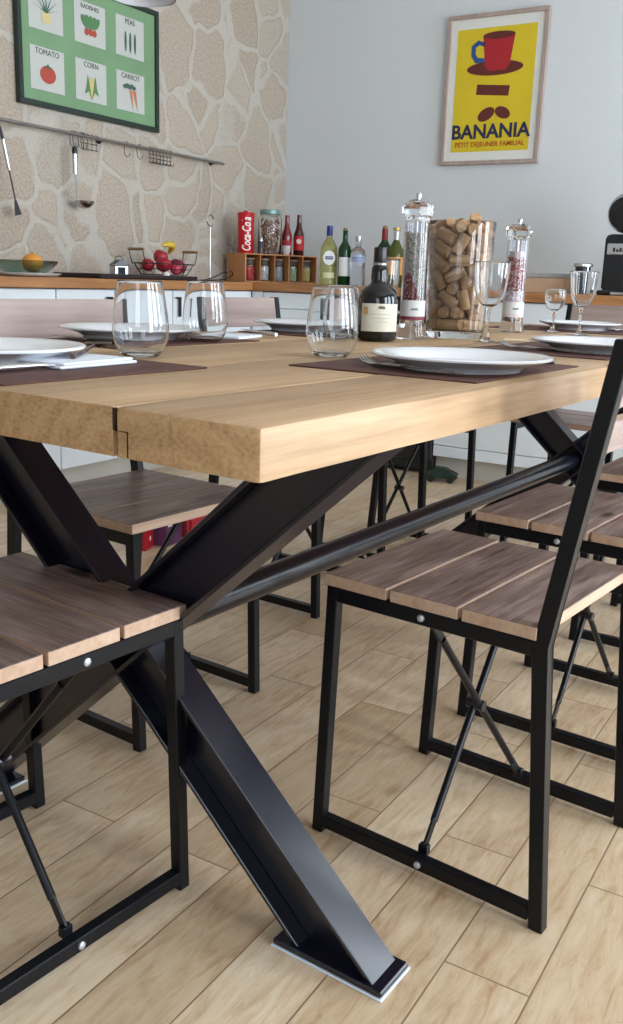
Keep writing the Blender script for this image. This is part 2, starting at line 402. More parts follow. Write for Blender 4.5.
# ------------------------------------------------------------------ chairs
def make_chair(label, group):
    t = thing('dining_chair', label, 'chair', group=group)
    S = .02
    hw = .185
    for k in range(3):
        y1 = .168-k*.1215; y0 = y1-.1142
        b = bmesh.new(); bmesh.ops.create_cube(b, size=1)
        bmesh.ops.transform(b, matrix=Matrix.Translation((0, (y0+y1)/2, .45)) @ Matrix.Diagonal((hw*2+.004, y1-y0, .0195, 1)), verts=b.verts)
        bmesh.ops.bevel(b, geom=list(b.edges), offset=.0009, segments=1, affect='EDGES')
        bmesh.ops.recalc_face_normals(b, faces=b.faces)
        for f in b.faces: f.material_index = 1 if abs(f.normal.z) < .5 else 0
        m = MB(); m._merge(b); m.build('seat_board', [M_seat, M_edge], t)
    for s_ in (-1, 1):
        x = s_*(hw-S/2)
        m = MB(); m.bar((x, .168, 0), (x, .155, .44), S, S, (0,1,0)); m.build('front_leg', M_black, t)
        # rear post with its bend, one continuous prism in the y-z plane
        poly = [(-.240, 0), (-.218, 0), (-.183, .43), (-.252, .85), (-.2745, .85), (-.2055, .432)]
        m = MB(); m.prism(poly, x-S/2, x+S/2, 'x'); bmesh.ops.bevel(m.bm, geom=list(m.bm.edges), offset=.0014, segments=1, affect='EDGES'); m.build('rear_post', M_black, t)
        m = MB(); m.bar((x, -.187, .4275), (x, .148, .4275), S*.96, .024, (0,0,1)); m.build('seat_rail', M_black, t)
        m = MB(); m.bar((x, -.215, .022), (x, .16, .022), S*.96, .022, (0,0,1)); m.build('floor_rail', M_black, t)
        for z in (.4275, .022):
            m = MB(); m.lathe([(0, .0035), (.003, .0034), (.0055, .0018), (.0058, 0), (.0058, -.001), (0, -.001)], 14)
            m.build('bolt', M_bolt, t, (s_*(hw+.0006), -.008 if z > .1 else -.03, z), (0, s_*PI/2, 0))
    # crossed brace rods, flattened at their ends
    for s_ in (-1, 1):
        y = -.014+s_*.005
        a = Vector((s_*(hw-S-.004), y+.004, .415)); c = Vector((-s_*(hw-S-.004), y-.018, .038)); d = (c-a).normalized()
        m = MB(); m.tube([a+d*.045, c-d*.045], .0062, 12)
        for p, q in ((a, a+d*.05), (c, c-d*.05)):
            m.bar(p, q, .014, .005, (0,1,0), .001)
        rod = m.build('cross_brace', M_black, t)
        for p in (a, c):
            m = MB(); m.bar(p+Vector((0,0,-.008 if p.z < .2 else -.004)), p+Vector((0,0,.008)), .012, .016, (0,1,0), .001)
            m.build('bracket', M_black, rod)
    m = MB(); m.tube([(0, -.034, .2265), (0, -.004, .2265)], .009, 12); m.build('rivet', M_darksteel, t)
    # backrest board on the front of the posts
    sl = (-.252+.183)/(.85-.43)
    ang = math.atan(-sl)
    for zc, hh_ in ((.726, .042), (.806, .084)):
        b = bmesh.new(); bmesh.ops.create_cube(b, size=1)
        yc = -.183+sl*(zc-.43)-.011
        bmesh.ops.transform(b, matrix=Matrix.Translation((0, yc, zc)) @ Matrix.Rotation(ang, 4, 'X') @ Matrix.Diagonal((hw*2-S*2-.001, .017, hh_, 1)), verts=b.verts)
        bmesh.ops.bevel(b, geom=list(b.edges), offset=.0009, segments=1, affect='EDGES'); bmesh.ops.recalc_face_normals(b, faces=b.faces)
        for f in b.faces: f.material_index = 0 if abs(f.normal.y) > .5 else 1
        m = MB(); m._merge(b); m.build('backrest', [M_back, M_edge], t)
    return t
chairs = [  # x, y, yaw of facing (0 = +y), label
    (.708, .098, -2.5, 'near right chair, whole seat and crossed brace showing, back post cut by frame'),
    (1.262, .100, -1.5, 'second chair along the right long side, seat behind the nearest right chair'),
    (1.86, .07, 0, 'third chair along the right long side, only a seat corner showing past the post'),
    (.121, .537, -92.5, 'chair at the near table end with its seat in the bottom left corner'),
    (.727, .870, 178.5, 'chair across the table whose dark seat shows between the crossed beams'),
    (1.555, 1.03, 180, 'middle chair on the far long side, pulled out, beyond the steel tube'),
    (2.10, 1.00, 180, 'third chair on the far long side, its black legs before the white cabinets'),
    (2.63, .60, 88, 'chair at the far table end, backrest showing behind the stemmed glasses'),
]
c0 = make_chair(chairs[0][3], 'black steel dining chairs round the table')
for i, (x, y, a, lab) in enumerate(chairs):
    o = c0 if i == 0 else copy_tree(c0)
    o.location = W(x, y); o.rotation_euler = (0, 0, R(a)-PHI); o['label'] = lab

# ------------------------------------------------------------------ things on the table
def placemat(x0, x1, y0, y1, label, rot=0):
    m = MB(); m.box(-(x1-x0)/2, (x1-x0)/2, -(y1-y0)/2, (y1-y0)/2, 0, .0022, .0008)
    o = m.build('placemat', M_mat, None, W((x0+x1)/2, (y0+y1)/2, TZ+.0002), (0,0,-PHI+rot))
    return tag(o, label, 'placemat', 'brown placemats on the table')
placemat(.505, .905, .030, .340, 'brown placemat under the large plate on the near long side')
placemat(.022, .372, .385, .835, 'brown placemat at the near table end under the left plate')
placemat(1.10, 1.50, .045, .345, 'brown placemat under the second plate on the near long side')
placemat(.50, .90, .70, .945, 'brown placemat on the far side behind the first two tumblers')
placemat(1.12, 1.52, .70, .94, 'brown placemat on the far side behind the tumbler by the dark bottle')
placemat(2.10, 2.42, .30, .75, 'brown placemat at the far table end')

def plate(x, y, label, r=.138, dz=.0026):
    k = r/.138
    prof = [(0, .003), (.083*k, .003), (.085*k, 0), (.091*k, 0), (.093*k, .004), (.104*k, .0105), (.132*k, .0175), (.1372*k, .0192), (.138*k, .0215), (.1362*k, .0232), (.130*k, .0225), (.103*k, .0165), (.095*k, .010), (.088*k, .0075), (0, .0075)]
    m = MB(); m.lathe(prof, 64); o = m.build('dinner_plate', M_plate, None, W(x, y, TZ+dz), (0,0,0), 50)
    return tag(o, label, 'plate', 'white dinner plates on the table')
plate(.672, .135, 'large white dinner plate near the right table edge, closest on the long side')
plate(.19, .64, 'white dinner plate at the near table end, cut by the left edge of the photo')
plate(1.304, .128, 'white dinner plate ending behind the black chair post at the right')
plate(.704, .877, 'white dinner plate on the far side, behind the left tumbler')
plate(1.31, .868, 'white dinner plate on the far side, dark underside behind the right tumbler')
plate(2.28, .51, 'small looking white plate at the far table end behind the stemmed glasses', .125)

def fork(x, y, a, label, z=TZ+.004, L=.2):
    t = thing('fork', label, 'fork', W(x, y, z), R(a)-PHI, 'forks at the place settings')
    m = MB(); n = 9
    pts = []
    for i in range(n):      # handle
        u = i/(n-1); pts.append((u*.115, .0045*(1-.5*u), .0015+.006*math.sin(u*PI*.5)*.6))
    for (xa, wa, za), (xb, wb, zb) in zip(pts[:-1], pts[1:]):
        m.prism([(xa, -wa), (xb, -wb), (xb, wb), (xa, wa)], 0, .0018, 'z', Matrix.Translation((0,0,(za+zb)/2)))
    m.prism([(.113,-.0025), (.13,-.012), (.15,-.013), (.15,.013), (.13,.012), (.113,.0025)], .004, .006)
    m.build('handle', M_steel, t)
    m = MB()
    for k in range(4):
        yy = -.0108+k*.0072
        m.tube([(.149, yy, .005), (.165, yy, .0028), (.182, yy, .005), (.197, yy*.95, .013)], [.0022, .002, .0018, .001], 8)
    m.build('tines', M_steel, t)
    return t
def knife(x, y, a, label, z=TZ+.0045, dark=False):
    t = thing('table_knife', label, 'knife', W(x, y, z), R(a)-PHI, 'table knives at the place settings')
    m = MB(); m.tube([(0,0,.0045), (.02,0,.0045), (.075,0,.0042), (.095,0,.004)], [.0042,.0052,.0045,.003], 12)
    m.build('handle', M_darksteel if dark else M_steel, t)
    m = MB(); m.prism([(.09,-.003), (.105,-.009), (.17,-.0095), (.198,-.004), (.204,.005), (.09,.005)], .0032, .0048); m.build('blade', M_steel, t)
    return t
def spoon(x, y, a, label, z=TZ+.0125, m_=None, s_=1):
    m_ = m_ or M_steel
    t = thing('spoon', label, 'spoon', W(x, y, z), R(a)-PHI, 'spoons at the place settings'); t.scale = (s_,)*3
    m = MB(); m.tube([(0,0,.002), (.06,0,.003), (.12,0,.008), (.14,0,.007)], [.004,.0028,.0024,.003], 10); m.build('handle', m_, t)
    m = MB(); m.lathe([(0, -.008), (.012, -.006), (.019, 0), (.0202, .001), (.019, .0012), (.0115, -.0045), (0, -.0065)], 24, Matrix.Translation((.166,0,.0095)) @ Matrix.Diagonal((1.45,1,.9,1)))
    m.build('bowl', m_, t, sharp=60)
    return t
fork(.552, .075, 77, 'fork beside the large plate, curved tines beyond the placemat corner')
fork(1.185, .10, 88, 'fork left of the second plate on the near long side')
fork(2.44, .36, 165, 'fork on the rim of the plate at the far table end', TZ+.004)
knife(.86, .055, 90, 'knife right of the large plate, round bright handle end at table edge')
knife(.060, .478, 3, 'knife lying by the brown mat edge at the near table end').scale = (1.12, 1, 1)
knife(.54, .735, 84, 'dark handled knife behind the left plate, on the far side', dark=True)
knife(1.0, .735, 60, 'knife between the far side plates, behind the second tumbler')
knife(2.09, .66, 5, 'knife left of the plate at the far table end')
spoon(.229, .505, 35, 'dark spoon beside the left tumbler, bowl against the mat', m_=mat('spoon_shade', (110,88,84), .25, .9))  # steel spoon; its dark reflection is put into this colour
m = MB()
m.box(-.075, .075, -.055, .055, 0, .004, .0015); m.box(-.073, .07, -.053, .050, .0042, .008, .0015, Matrix.Rotation(R(3), 4, 'Z'))
tag(m.build('napkin', mat('napkin_paper', (226,232,240), .8, bump=(200, .3)), None, W(.245, .525, TZ+.0032), (0,0,-PHI+R(4))), 'folded white paper napkin under the rim of the left plate', 'napkin')
m = MB(); m.box(-.06, .06, -.045, .045, 0, .006, .0015)
tag(m.build('napkin', mat('napkin_paper', (226,232,240)), None, W(.93, .80, TZ+.001), (0,0,-PHI+R(14))), 'folded white paper napkin on the bare wood between two tumblers', 'napkin')
m = MB(); m.box(-.045, .045, -.03, .03, 0, .0015, .0004)
tag(m.build('paper_slip', mat('slip_paper', (214,190,160), .8), None, W(1.52, .40, TZ+.001), (0,0,R(20))), 'small tan paper slip at the foot of the stemmed glass by the vase', 'paper')

def smooth(pts, sub=5):       # Catmull-Rom through (r, z)
    out = []
    for i in range(len(pts)-1):
        p0 = pts[max(i-1, 0)]; p1 = pts[i]; p2 = pts[i+1]; p3 = pts[min(i+2, len(pts)-1)]
        for k in range(sub):
            q = k/sub
            out.append(tuple(.5*((2*p1[j])+(-p0[j]+p2[j])*q+(2*p0[j]-5*p1[j]+4*p2[j]-p3[j])*q*q+(-p0[j]+3*p1[j]-3*p2[j]+p3[j])*q**3) for j in (0, 1)))
    out.append(pts[-1]); return out
def offset_in(pts, th):
    o = []
    for i, (r_, z_) in enumerate(pts):
        a_, b_ = pts[max(i-1, 0)], pts[min(i+1, len(pts)-1)]
        dr, dz = b_[0]-a_[0], b_[1]-a_[1]; L = math.hypot(dr, dz) or 1
        o.append((max(r_-dz/L*th, 0), z_+dr/L*th))
    return o
def tumbler(x, y, label):
    o_ = smooth([(.026,.0006), (.034,.008), (.0405,.020), (.0438,.034), (.0442,.046), (.0428,.064), (.0388,.092), (.0346,.1165)])
    i_ = [q for q in offset_in(smooth([(.0345,.0085), (.0405,.020), (.0438,.034), (.0442,.046), (.0428,.064), (.0388,.092), (.0346,.1165)]), .0011)]
    p = [(0,.0012), (.018,.0012), (.024,0)]+o_+[(.0341,.1172)]+i_[::-1]+[(.026,.0088), (.012,.0078), (0,.0075)]
    m = MB(); m.lathe(p, 48); o = m.build('tumbler', M_glass, None, W(x, y, TZ+.0006), (0,0,0), 60)
    return tag(o, label, 'glass', 'stemless tumblers on the table')
tumbler(.427, .572, 'leftmost empty stemless tumbler, the largest looking, near the left plate')
tumbler(.765, .733, 'empty stemless tumbler second from the left, before the chrome ring stand')
tumbler(.700, .392, 'empty stemless tumbler in the middle, left of the dark bottle')
tumbler(1.14, .66, 'empty stemless tumbler half hidden directly behind the middle tumbler')

def stem_glass(x, y, label, h, rb, rf, bowl_h, name='wine_glass', flare=1.0):
    s0 = h-bowl_h
    bw = smooth([(.0046, s0), (rb*.42, s0+bowl_h*.06), (rb*.72, s0+bowl_h*.20), (rb*.90, s0+bowl_h*.42), (rb*.98, s0+bowl_h*.68), (rb*flare, h)], 6)
    inn = [q for q in offset_in(bw, .0009)[::-1] if q[1] > s0+.006]
    st_ = smooth([(rf,.0014), (rf*.5,.0036), (.007,.009), (.0042,.02), (.0036,s0*.5), (.0042,s0*.85), (.0046, s0)], 5)
    p = [(0,0), (rf,0)]+st_[:-1]+bw+[(rb*flare-.0005, h+.0004)]+inn+[(0, s0+.0055)]
    m = MB(); m.lathe(p, 40); o = m.build(name, M_glass, None, W(x, y, TZ+.0006), (0,0,0), 60)
    return tag(o, label, 'glass')
stem_glass(1.37, .41, 'tall stemmed wine glass before the cork vase', .178, .040, .036, .10, flare=1.04)
stem_glass(2.02, .50, 'short small brandy glass with a fat stem, right of the pink grinder', .122, .031, .032, .062, 'liqueur_glass', .88)
stem_glass(1.935, .392, 'stemmed wine glass at the right, flared like a tulip', .172, .036, .036, .098, flare=1.07)
stem_glass(1.262, .62, 'tall narrow glass between the dark bottle and the pepper grinder', .178, .030, .030, .12, 'champagne_flute', 1.0)

# dark rum bottle
bt = thing('liquor_bottle', 'squat dark glass liquor bottle with cream label, left of the pepper grinder', 'bottle', W(1.16, .578, TZ+.0006), 0)
m = MB(); m.lathe([(0,.004),(.034,0),(.041,.003),(.0435,.012),(.0435,.088),(.041,.102),(.034,.112),(.022,.120),(.0175,.126),(.0185,.138),(.0175,.155),(.0145,.160),(.013,.165),(0,.165)], 40)
m.build('body', mat('dark_bottle_glass', (8,9,7), .08, 0, .5, coat=.2), bt, sharp=50)
m = MB(); m.lathe([(0,.165),(.0135,.165),(.0145,.168),(.0145,.196),(.0135,.199),(0,.199)], 28); m.build('cap', mat('cap_black', (20,16,18), .3), bt)
m = MB(); m.lathe([(.0137,.161),(.0158,.162),(.0158,.166),(.0137,.167)], 28); m.build('neck_band', mat('neck_band', (150,150,150), .3, .5), bt)
m = MB(); pts = []
n = 20
bb = bmesh.new(); rows = []
for z in (.022, .081):
    rows.append([bb.verts.new((.0442*math.cos(a), .0442*math.sin(a), z)) for a in [R(218-62+124*k/n) for k in range(n+1)]])
for k in range(n): bb.faces.new((rows[0][k], rows[0][k+1], rows[1][k+1], rows[1][k]))
m._merge(bb); lb = m.build('label', mat('cream_label', (206,202,184), .6, noise=(90, .06)), bt)
def curved_text(body, size, m_, parent, rad, ang, z, sx=1, ext=.0003, shear=0, vert=False, offset=0):
    o = text_obj('lettering', body, size, m_, parent, (0,0,0), (0,0,0), ext, 'CENTER', shear, sx, None, offset)
    me = o.data
    for v in me.vertices:
        px, py, pz = v.co
        if vert: px, py = -py, px
        a = R(ang)+px/rad; r = rad+pz+.0004
        v.co = Vector((r*math.cos(a), r*math.sin(a), z+py))
    return o
ink = mat('ink_brown', (96,78,58), .7)
for k in range(7):
    a = R(211+k*2.6); hh2 = (.0055, .004, .0058, .0056, .0035, .0056, .004)[k]
    m = MB(); m.box(0, .0004, -.0009, .0009, 0, hh2, 0, Matrix.Translation((.0446*math.cos(a), .0446*math.sin(a), .0705)) @ Matrix.Rotation(a, 4, 'Z')); m.build('print_mark', ink, lb)
m = MB(); m.box(-.0002, .0004, -.006, .006, -.008, .008); 
o = m.build('emblem', mat('gold_ink', (186,152,92), .5), lb, (.0448*math.cos(R(172)), .0448*math.sin(R(172)), .066), (0,0,R(172)))
for z, w_ in ((.058, .05), (.050, .046), (.042, .03)):
    bb = bmesh.new(); A = [bb.verts.new((.0446*math.cos(a), .0446*math.sin(a), z)) for a in [R(218)+ (k/8-.5)*w_/.0446 for k in range(9)]]; B = [bb.verts.new((v.co.x, v.co.y, z+.0011)) for v in A]
    for k in range(8): bb.faces.new((A[k], A[k+1], B[k+1], B[k]))
    mm = MB(); mm._merge(bb); mm.build('print_line', mat('ink_faint', (170,164,140), .7), lb)

def grinder(x, y, label, h, r, fill, kind):
    t = thing('spice_grinder', label, 'grinder', W(x, y, TZ+.0006), 0)
    s_ = h/.324
    zt = .262*s_; rc = r*.86
    m = MB(); m.lathe([(0,0),(r*1.08,0),(r*1.1,.006),(r*.98,.02*s_),(r*.93,.035*s_),(r*.9,.05*s_),(r*.9,zt),(r*.83,zt),(r*.82,.052*s_),(0,.05*s_)], 40); m.build('body', M_acryl, t, sharp=40)
    m = MB(); m.lathe([(0,zt+.001),(r*.9,zt+.001),(r*.92,zt+.008),(r*1.10,zt+.012*s_),(r*1.14,zt+.030*s_),(r*1.02,zt+.038*s_),(r*.72,zt+.041*s_),(r*.66,zt+.046*s_),(0,zt+.046*s_)], 12); m.build('crown', M_acryl, t, sharp=12)
    m = MB(); m.lathe([(0,zt+.046*s_),(.004,zt+.046*s_),(.004,zt+.051*s_),(.0062,zt+.052*s_),(.0066,h-.004),(.005,h),(0,h)], 20); m.build('top_nut', M_chrome, t)
    m = MB(); m.lathe([(0,.03*s_),(.0035,.03*s_),(.0035,zt),(0,zt)], 10); m.build('spindle', M_steel, t)
    rr = random.Random(int(x*100)); R1 = r*.76
    def grains(name, z0, z1, nb, m_, size, wedge=None):
        mm = MB()
        for _ in range(nb):
            z = rr.uniform(z0, z1); a = rr.uniform(0, 2*PI); q = R1*rr.uniform(.80, .97)
            if wedge and not wedge(a, (z-z0)/(z1-z0)): continue
            b_ = bmesh.new(); bmesh.ops.create_icosphere(b_, subdivisions=1, radius=size*rr.uniform(.8,1.2)); bmesh.ops.translate(b_, verts=b_.verts, vec=(q*math.cos(a), q*math.sin(a), z)); mm._merge(b_)
        o = mm.build(name, m_, t, sharp=80); o['kind'] = 'stuff'; return o
    if kind == 'pepper':
        m = MB(); m.lathe([(0,.056*s_),(R1*.86,.056*s_),(R1*.86,.235*s_),(0,.235*s_)], 24); m.build('filling_core', mat('pepper_core', (150,143,130), .9), t)
        w = lambda a, u: abs(((a-R(255)+PI) % (2*PI))-PI) < R(100)*(1-u*1.6)
        grains('peppercorns', .057*s_, .238*s_, 2600, mat('peppercorns', (190,184,170), .7), .0019, lambda a, u: True)
        R1 = r*.80
        wd = lambda a, u: abs(((a-R(170)+PI) % (2*PI))-PI) < R(85)*(1-u)
        grains('pink_peppercorns', .085*s_, .155*s_, 2200, mat('pink_peppercorns', (140,22,32), .5), .0020, wd)['label'] = 'wedge of red peppercorns'
    else:
        m = MB(); m.lathe([(0,.056*s_),(R1*.86,.056*s_),(R1*.86,.232*s_),(0,.232*s_)], 24); m.build('filling_core', mat('salt_core', (226,206,204), .9), t)
        grains('salt_crystals', .057*s_, .22*s_, 700, mat('salt_crystals', (238,228,228), .5), .0024)
        R1 = r*.80
        grains('pink_salt', .12*s_, .215*s_, 900, mat('pink_salt', (186,92,80), .6), .0024, lambda a, u: abs(((a-R(190)+PI) % (2*PI))-PI) < R(75))['label'] = 'band of pink coarse salt'
    bb = bmesh.new(); mm = MB()
    for z0, z1, mm_, nm in ((.052*s_, .088*s_, mat('grinder_label', (208,206,204), .5), 'label'), (.044*s_, .0515*s_, mat('grinder_band_'+kind, (120,40,58) if kind == 'pepper' else (216,196,196), .5), 'label_band')):
        m = MB(); m.lathe([(r*.915, z0), (r*.922, z0), (r*.922, z1), (r*.915, z1)], 32, closed=True); o = m.build(nm, mm_, t)
    for k in range(5):
        a = R(200+k*7); m = MB(); m.box(0, .0005, -.0014, .0014, 0, .0035+.0015*(k % 2), 0, Matrix.Translation((r*.922*math.cos(a), r*.922*math.sin(a), .066*s_)) @ Matrix.Rotation(a, 4, 'Z')); m.build('print_mark', mat('ink_green', (70,100,80), .6), t)
    return t
grinder(1.308, .573, 'tall clear spice grinder full of peppercorns between dark bottle and cork vase', .324, .0315, 'mixed', 'pepper')
grinder(1.905, .578, 'tall clear salt grinder with pink salt right of the cork vase', .309, .0325, 'pink', 'salt')

# vase and its corks
VX, VY, VZ = 1.475, .545, TZ+.0006
vase = thing('glass_vase', 'tall wide clear glass vase full of wine corks', 'vase', W(VX, VY, VZ), 0)
VH, VR0, VR1 = .272, .068, .083
m = MB(); m.lathe([(0,0),(VR0,0),(VR0+.002,.004),(VR1,VH-.002),(VR1-.001,VH),(VR1-.0035,VH),(VR0-.0025,.022),(VR0-.008,.018),(0,.018)], 56); m.build('vessel', M_glass, vase, sharp=40)
def pack(n=112, rad=.0142, half=.0110, it=1500):
    rg = np.random.default_rng(5)
    P = np.zeros((n, 2, 3)); zlev = np.linspace(.04, .74, n)
    for i in range(n):
        a, q = rg.uniform(0, 2*PI), .05*math.sqrt(rg.uniform()); c = np.array([q*math.cos(a), q*math.sin(a), zlev[i]])
        d = rg.normal(size=3); d[2] *= .6; d /= np.linalg.norm(d); P[i, 0] = c-d*half; P[i, 1] = c+d*half
    idx = np.repeat(np.arange(n), 3)
    for k in range(it):
        P[:, :, 2] -= .0011 if k < it*.6 else (.0003 if k < it*.85 else 0)
        for _ in range(2):
            S = np.stack([P[:, 0], P.mean(1), P[:, 1]], 1).reshape(-1, 3)
            D = S[:, None]-S[None]; L = np.linalg.norm(D, axis=2)+1e-9
            ov = np.clip(2*rad-L, 0, None); ov[idx[:, None] == idx[None]] = 0
            push = (D/L[..., None]*ov[..., None]*.5*.6).sum(1)
            cnt = np.maximum((ov > 0).sum(1), 1); push = push/np.sqrt(cnt)[:, None]
            pu = push.reshape(n, 3, 3)
            P[:, 0] += pu[:, 0]+pu[:, 1]*.5; P[:, 1] += pu[:, 2]+pu[:, 1]*.5
            q = np.linalg.norm(P[:, :, :2], axis=2); lim = (VR0-.003)+(VR1-.0045-VR0+.003)*np.clip(P[:, :, 2]/VH, 0, 1)-rad-.001
            f = np.where(q > lim, lim/np.maximum(q, 1e-9), 1); P[:, :, :2] *= f[..., None]
            P[:, :, 2] = np.maximum(P[:, :, 2], .019+rad)
            c = P.mean(1); d = P[:, 1]-P[:, 0]; d /= np.linalg.norm(d, axis=1)[:, None]; P[:, 0] = c-d*half; P[:, 1] = c+d*half
    return P
PK = pack()
m = MB(); m.lathe([(0,-.0235),(.0122,-.0235),(.0134,-.022),(.0136,0),(.0134,.022),(.0122,.0235),(0,.0235)], 18)
ck0 = m.build('wine_cork', M_cork, None, sharp=35)
first = True
for i in range(len(PK)):
    c = PK[i].mean(0); d = Vector(PK[i, 1]-PK[i, 0])
    if c[2] > VH+.004: continue
    o = ck0 if first else ck0.copy()
    if not first: C.objects.link(o)
    first = False
    o.location = W(VX, VY, VZ)+Vector(c); o.rotation_mode = 'QUATERNION'; o.rotation_quaternion = d.to_track_quat('Z', 'Y')
    tag(o, 'used wine cork among the many filling the tall glass vase', 'cork', 'wine corks in the glass vase')

# pendant lamp cut by the top edge of the photo
pl = thing('pendant_lamp', 'white enamel pendant shade peeking in at the top left, before the framed print', 'lamp', (1.346, 1.301, 1.592), 0)
m = MB(); m.lathe([(.085,0),(.0865,.002),(.083,.03),(.068,.07),(.045,.10),(.02,.112),(.0,.114),(0,.11),(.019,.108),(.043,.097),(.065,.068),(.08,.029),(.0825,.002)], 48, closed=False); m.build('lamp_shade', mat('enamel_white', (232,232,236), .25), pl, sharp=50)
m = MB(); m.tube([(0,0,.112), (0,0,1.2075)], .003, 8); m.build('cord', mat('cord_grey', (120,120,120), .6), pl)
m = MB(); m.ball((0,0,.062), .026); m.build('bulb', mat('bulb_glass', (240,238,230), .3), pl)

# ------------------------------------------------------------------ kitchen units
LV, RU = 2.40, 3.44          # front planes of the two runs
def door_handle_bar(parent, loc, along, L=.09):
    m = MB()
    if along == 'v':
        m.box(-.006, .006, -.006, .006, -L/2, L/2, .002); m.box(-.03, .012, -.003, .003, L/2-.008, L/2, .002)
    else: m.box(-L/2, L/2, -.006, .006, -.005, .005, .002)
    return m.build('handle', mat('handle_black', (28,28,32), .35), parent, loc)
def unit(axis, a0, a1, label, style='door', depth=.36, handle=0):
    """base unit; axis 'x': front faces -y at LV; axis 'y': front faces -x at RU"""
    G = 'white base cabinets under the wooden worktop'
    if axis == 'x': t = thing('base_cabinet', label, 'cabinet', ((a0+a1)/2, LV, 0), 0, G)
    else: t = thing('base_cabinet', label, 'cabinet', (RU, (a0+a1)/2, 0), R(-90), G)
    w = (a1-a0)/2-.0015
    dk = depth
    m = MB(); m.box(-w, w, .02, dk, .1, .836); m.build('body', M_white, t)
    m = MB(); m.box(-w-.0015, w+.0015, .05, dk, 0, .1); m.build('plinth', M_plinth, t)
    def front(x0, x1, z0, z1, nm, hside=0):
        m = MB(); m.box(x0+.0015, x1-.0015, 0, .019, z0+.0015, z1-.0015, .002)
        mm = M_white; f = m.build(nm, mm, t)
        if hside:
            if nm == 'drawer': h = door_handle_bar(f, ((x0+x1)/2, -.012, (z0+z1)/2), 'h')
            else:
                h = door_handle_bar(f, (x1-.035 if hside > 0 else x0+.035, -.012, z1-.075), 'v')
        return f
    if style == 'door': front(-w, w, .1, .836, 'door', handle)
    elif style == 'two': front(-w, 0, .1, .836, 'door', 1); front(0, w, .1, .836, 'door', -1)
    elif style == 'drawers':
        front(-w, w, .755, .836, 'drawer', 0); front(-w, w, .1, .755, 'door', handle)
    elif style == 'low':
        front(-w, w, .155, .836, 'door', 0); front(-w, w, .1, .155, 'drawer', 0)
    elif style == 'doors_low':
        front(-w, w, .42, .836, 'drawer', 1); front(-w, w, .155, .42, 'drawer', 0); front(-w, w, .1, .155, 'drawer', 0)
    return t
L_un = [(.72,1.26,'leftmost unit of the left run, outside the glass bowl'), (1.26,2.074,'unit in the left run under the glass bowl'), (2.074,2.413,'unit in the left run under the small lantern'), (2.413,2.80,'unit in the left run under the fruit basket')]
for a0, a1, lab in L_un: unit('x', a0, a1, 'white base cabinet, '+lab, 'door' , .36, 1 if a0 == 2.074 else 0)
unit('x', 2.80, 2.985, 'narrow white base cabinet with dark pull, seen between the two left tumblers', 'door', .36, -1)
unit('x', 2.985, 3.438, 'white corner base cabinet under the chrome ring stand', 'drawers', .36, 0)
unit('y', 1.935, 2.331, 'white base cabinet right of the room corner, under the five-bay box', 'drawers', .86, 0)
unit('y', .733, 1.329, 'white base cabinet under the cardboard box, toy car before it', 'low', .86, 0)
unit('y', -.10, .731, 'white base cabinet under the coffee machine', 'door', .86, 0)
unit('y', -.90, -.102, 'white base cabinet farthest right, past the coffee machine', 'door', .86, 0)
m = MB(); m.box(-.12, .12, 0, .4, 0, .836); 
m.bm.free()
m = MB(); m.box(RU, RU+.019, 2.3325, 2.3985, .1, .836, .001); m.box(RU+.03, RU+.05, 2.3325, 2.3985, 0, .1); tag(m.build('corner_filler', M_white), 'narrow white filler strip in the inner corner of the base cabinets', 'panel')
dw = thing('dishwasher', 'black fronted dishwasher between white base cabinets', 'appliance', (RU, 1.632, 0), R(-90))
m = MB(); m.box(-.3, .3, .02, .6, .02, .835, .002); m.build('body', mat('appliance_black', (18,18,20), .35), dw)
m = MB(); m.box(-.298, .298, -.002, .019, .07, .834, .004); m.build('door', mat('appliance_black', (18,18,20)), dw)
m = MB(); m.box(-.2, .2, -.03, -.018, .76, .775, .003); m.box(-.2, -.19, -.02, 0, .76, .775); m.box(.19, .2, -.02, 0, .76, .775); m.build('handle', M_chrome, dw)
m = MB(); m.box(-.8, 3.42, LV-.02, WV-.001, .84, CZ, .003)
tag(m.build('worktop', M_counter), 'wooden worktop along the stone wall, under the bowl and basket', 'worktop')
m = MB(); m.box(3.4215, WU-.001, -1.3, WV-.001, .84, CZ, .003)
tag(m.build('worktop', M_counterY), 'wooden worktop along the white wall, under the bottles and coffee machine', 'worktop')

# ------------------------------------------------------------------ on the worktop, left
Z = CZ
g = mat('green_glass', (186,206,196), .02, 0, .5, 1, 1.3)
m = MB(); m.lathe([(0,0),(.075,0),(.12,.003),(.138,.012),(.140,.0145),(.137,.015),(.118,.007),(.07,.005),(0,.005)], 48)
tag(m.build('serving_plate', M_plate, None, (2.06, 2.55, Z+.0005)), 'white plate under the glass bowl by the stone wall', 'plate')
m = MB(); m.lathe([(0,.0),(.05,.0),(.09,.012),(.125,.045),(.131,.056),(.129,.057),(.121,.046),(.086,.016),(.05,.005),(0,.005)], 48)
tag(m.build('fruit_bowl', g, None, (2.055, 2.55, Z+.0062), sharp=60), 'greenish glass bowl standing on a white plate by the stone wall', 'bowl')
m = MB(); m.ball((0,0,0), .042, 1, 1, .95, 28); 
og = m.build('orange', mat('orange_peel', (222,150,60), .5, bump=(300, .4), noise=(8, .1)), None, (2.095, 2.55, Z+.0062+.046)); tag(og, 'orange in the greenish glass bowl', 'fruit')
m = MB(); m.tube([(0,0,.037), (.001,0,.044)], .003, 6); m.build('stem', mat('stem_green', (90,80,40)), og)
tr = thing('serving_tray', 'long dark tray under the fruit basket and lantern', 'tray', (2.70, 2.58, Z+.0005), 0)
M_tray = mat('tray_dark', (44,32,34), .4)
m = MB(); m.box(-.31, .31, -.13, .13, 0, .006, .002); m.build('base', M_tray, tr)
m = MB()
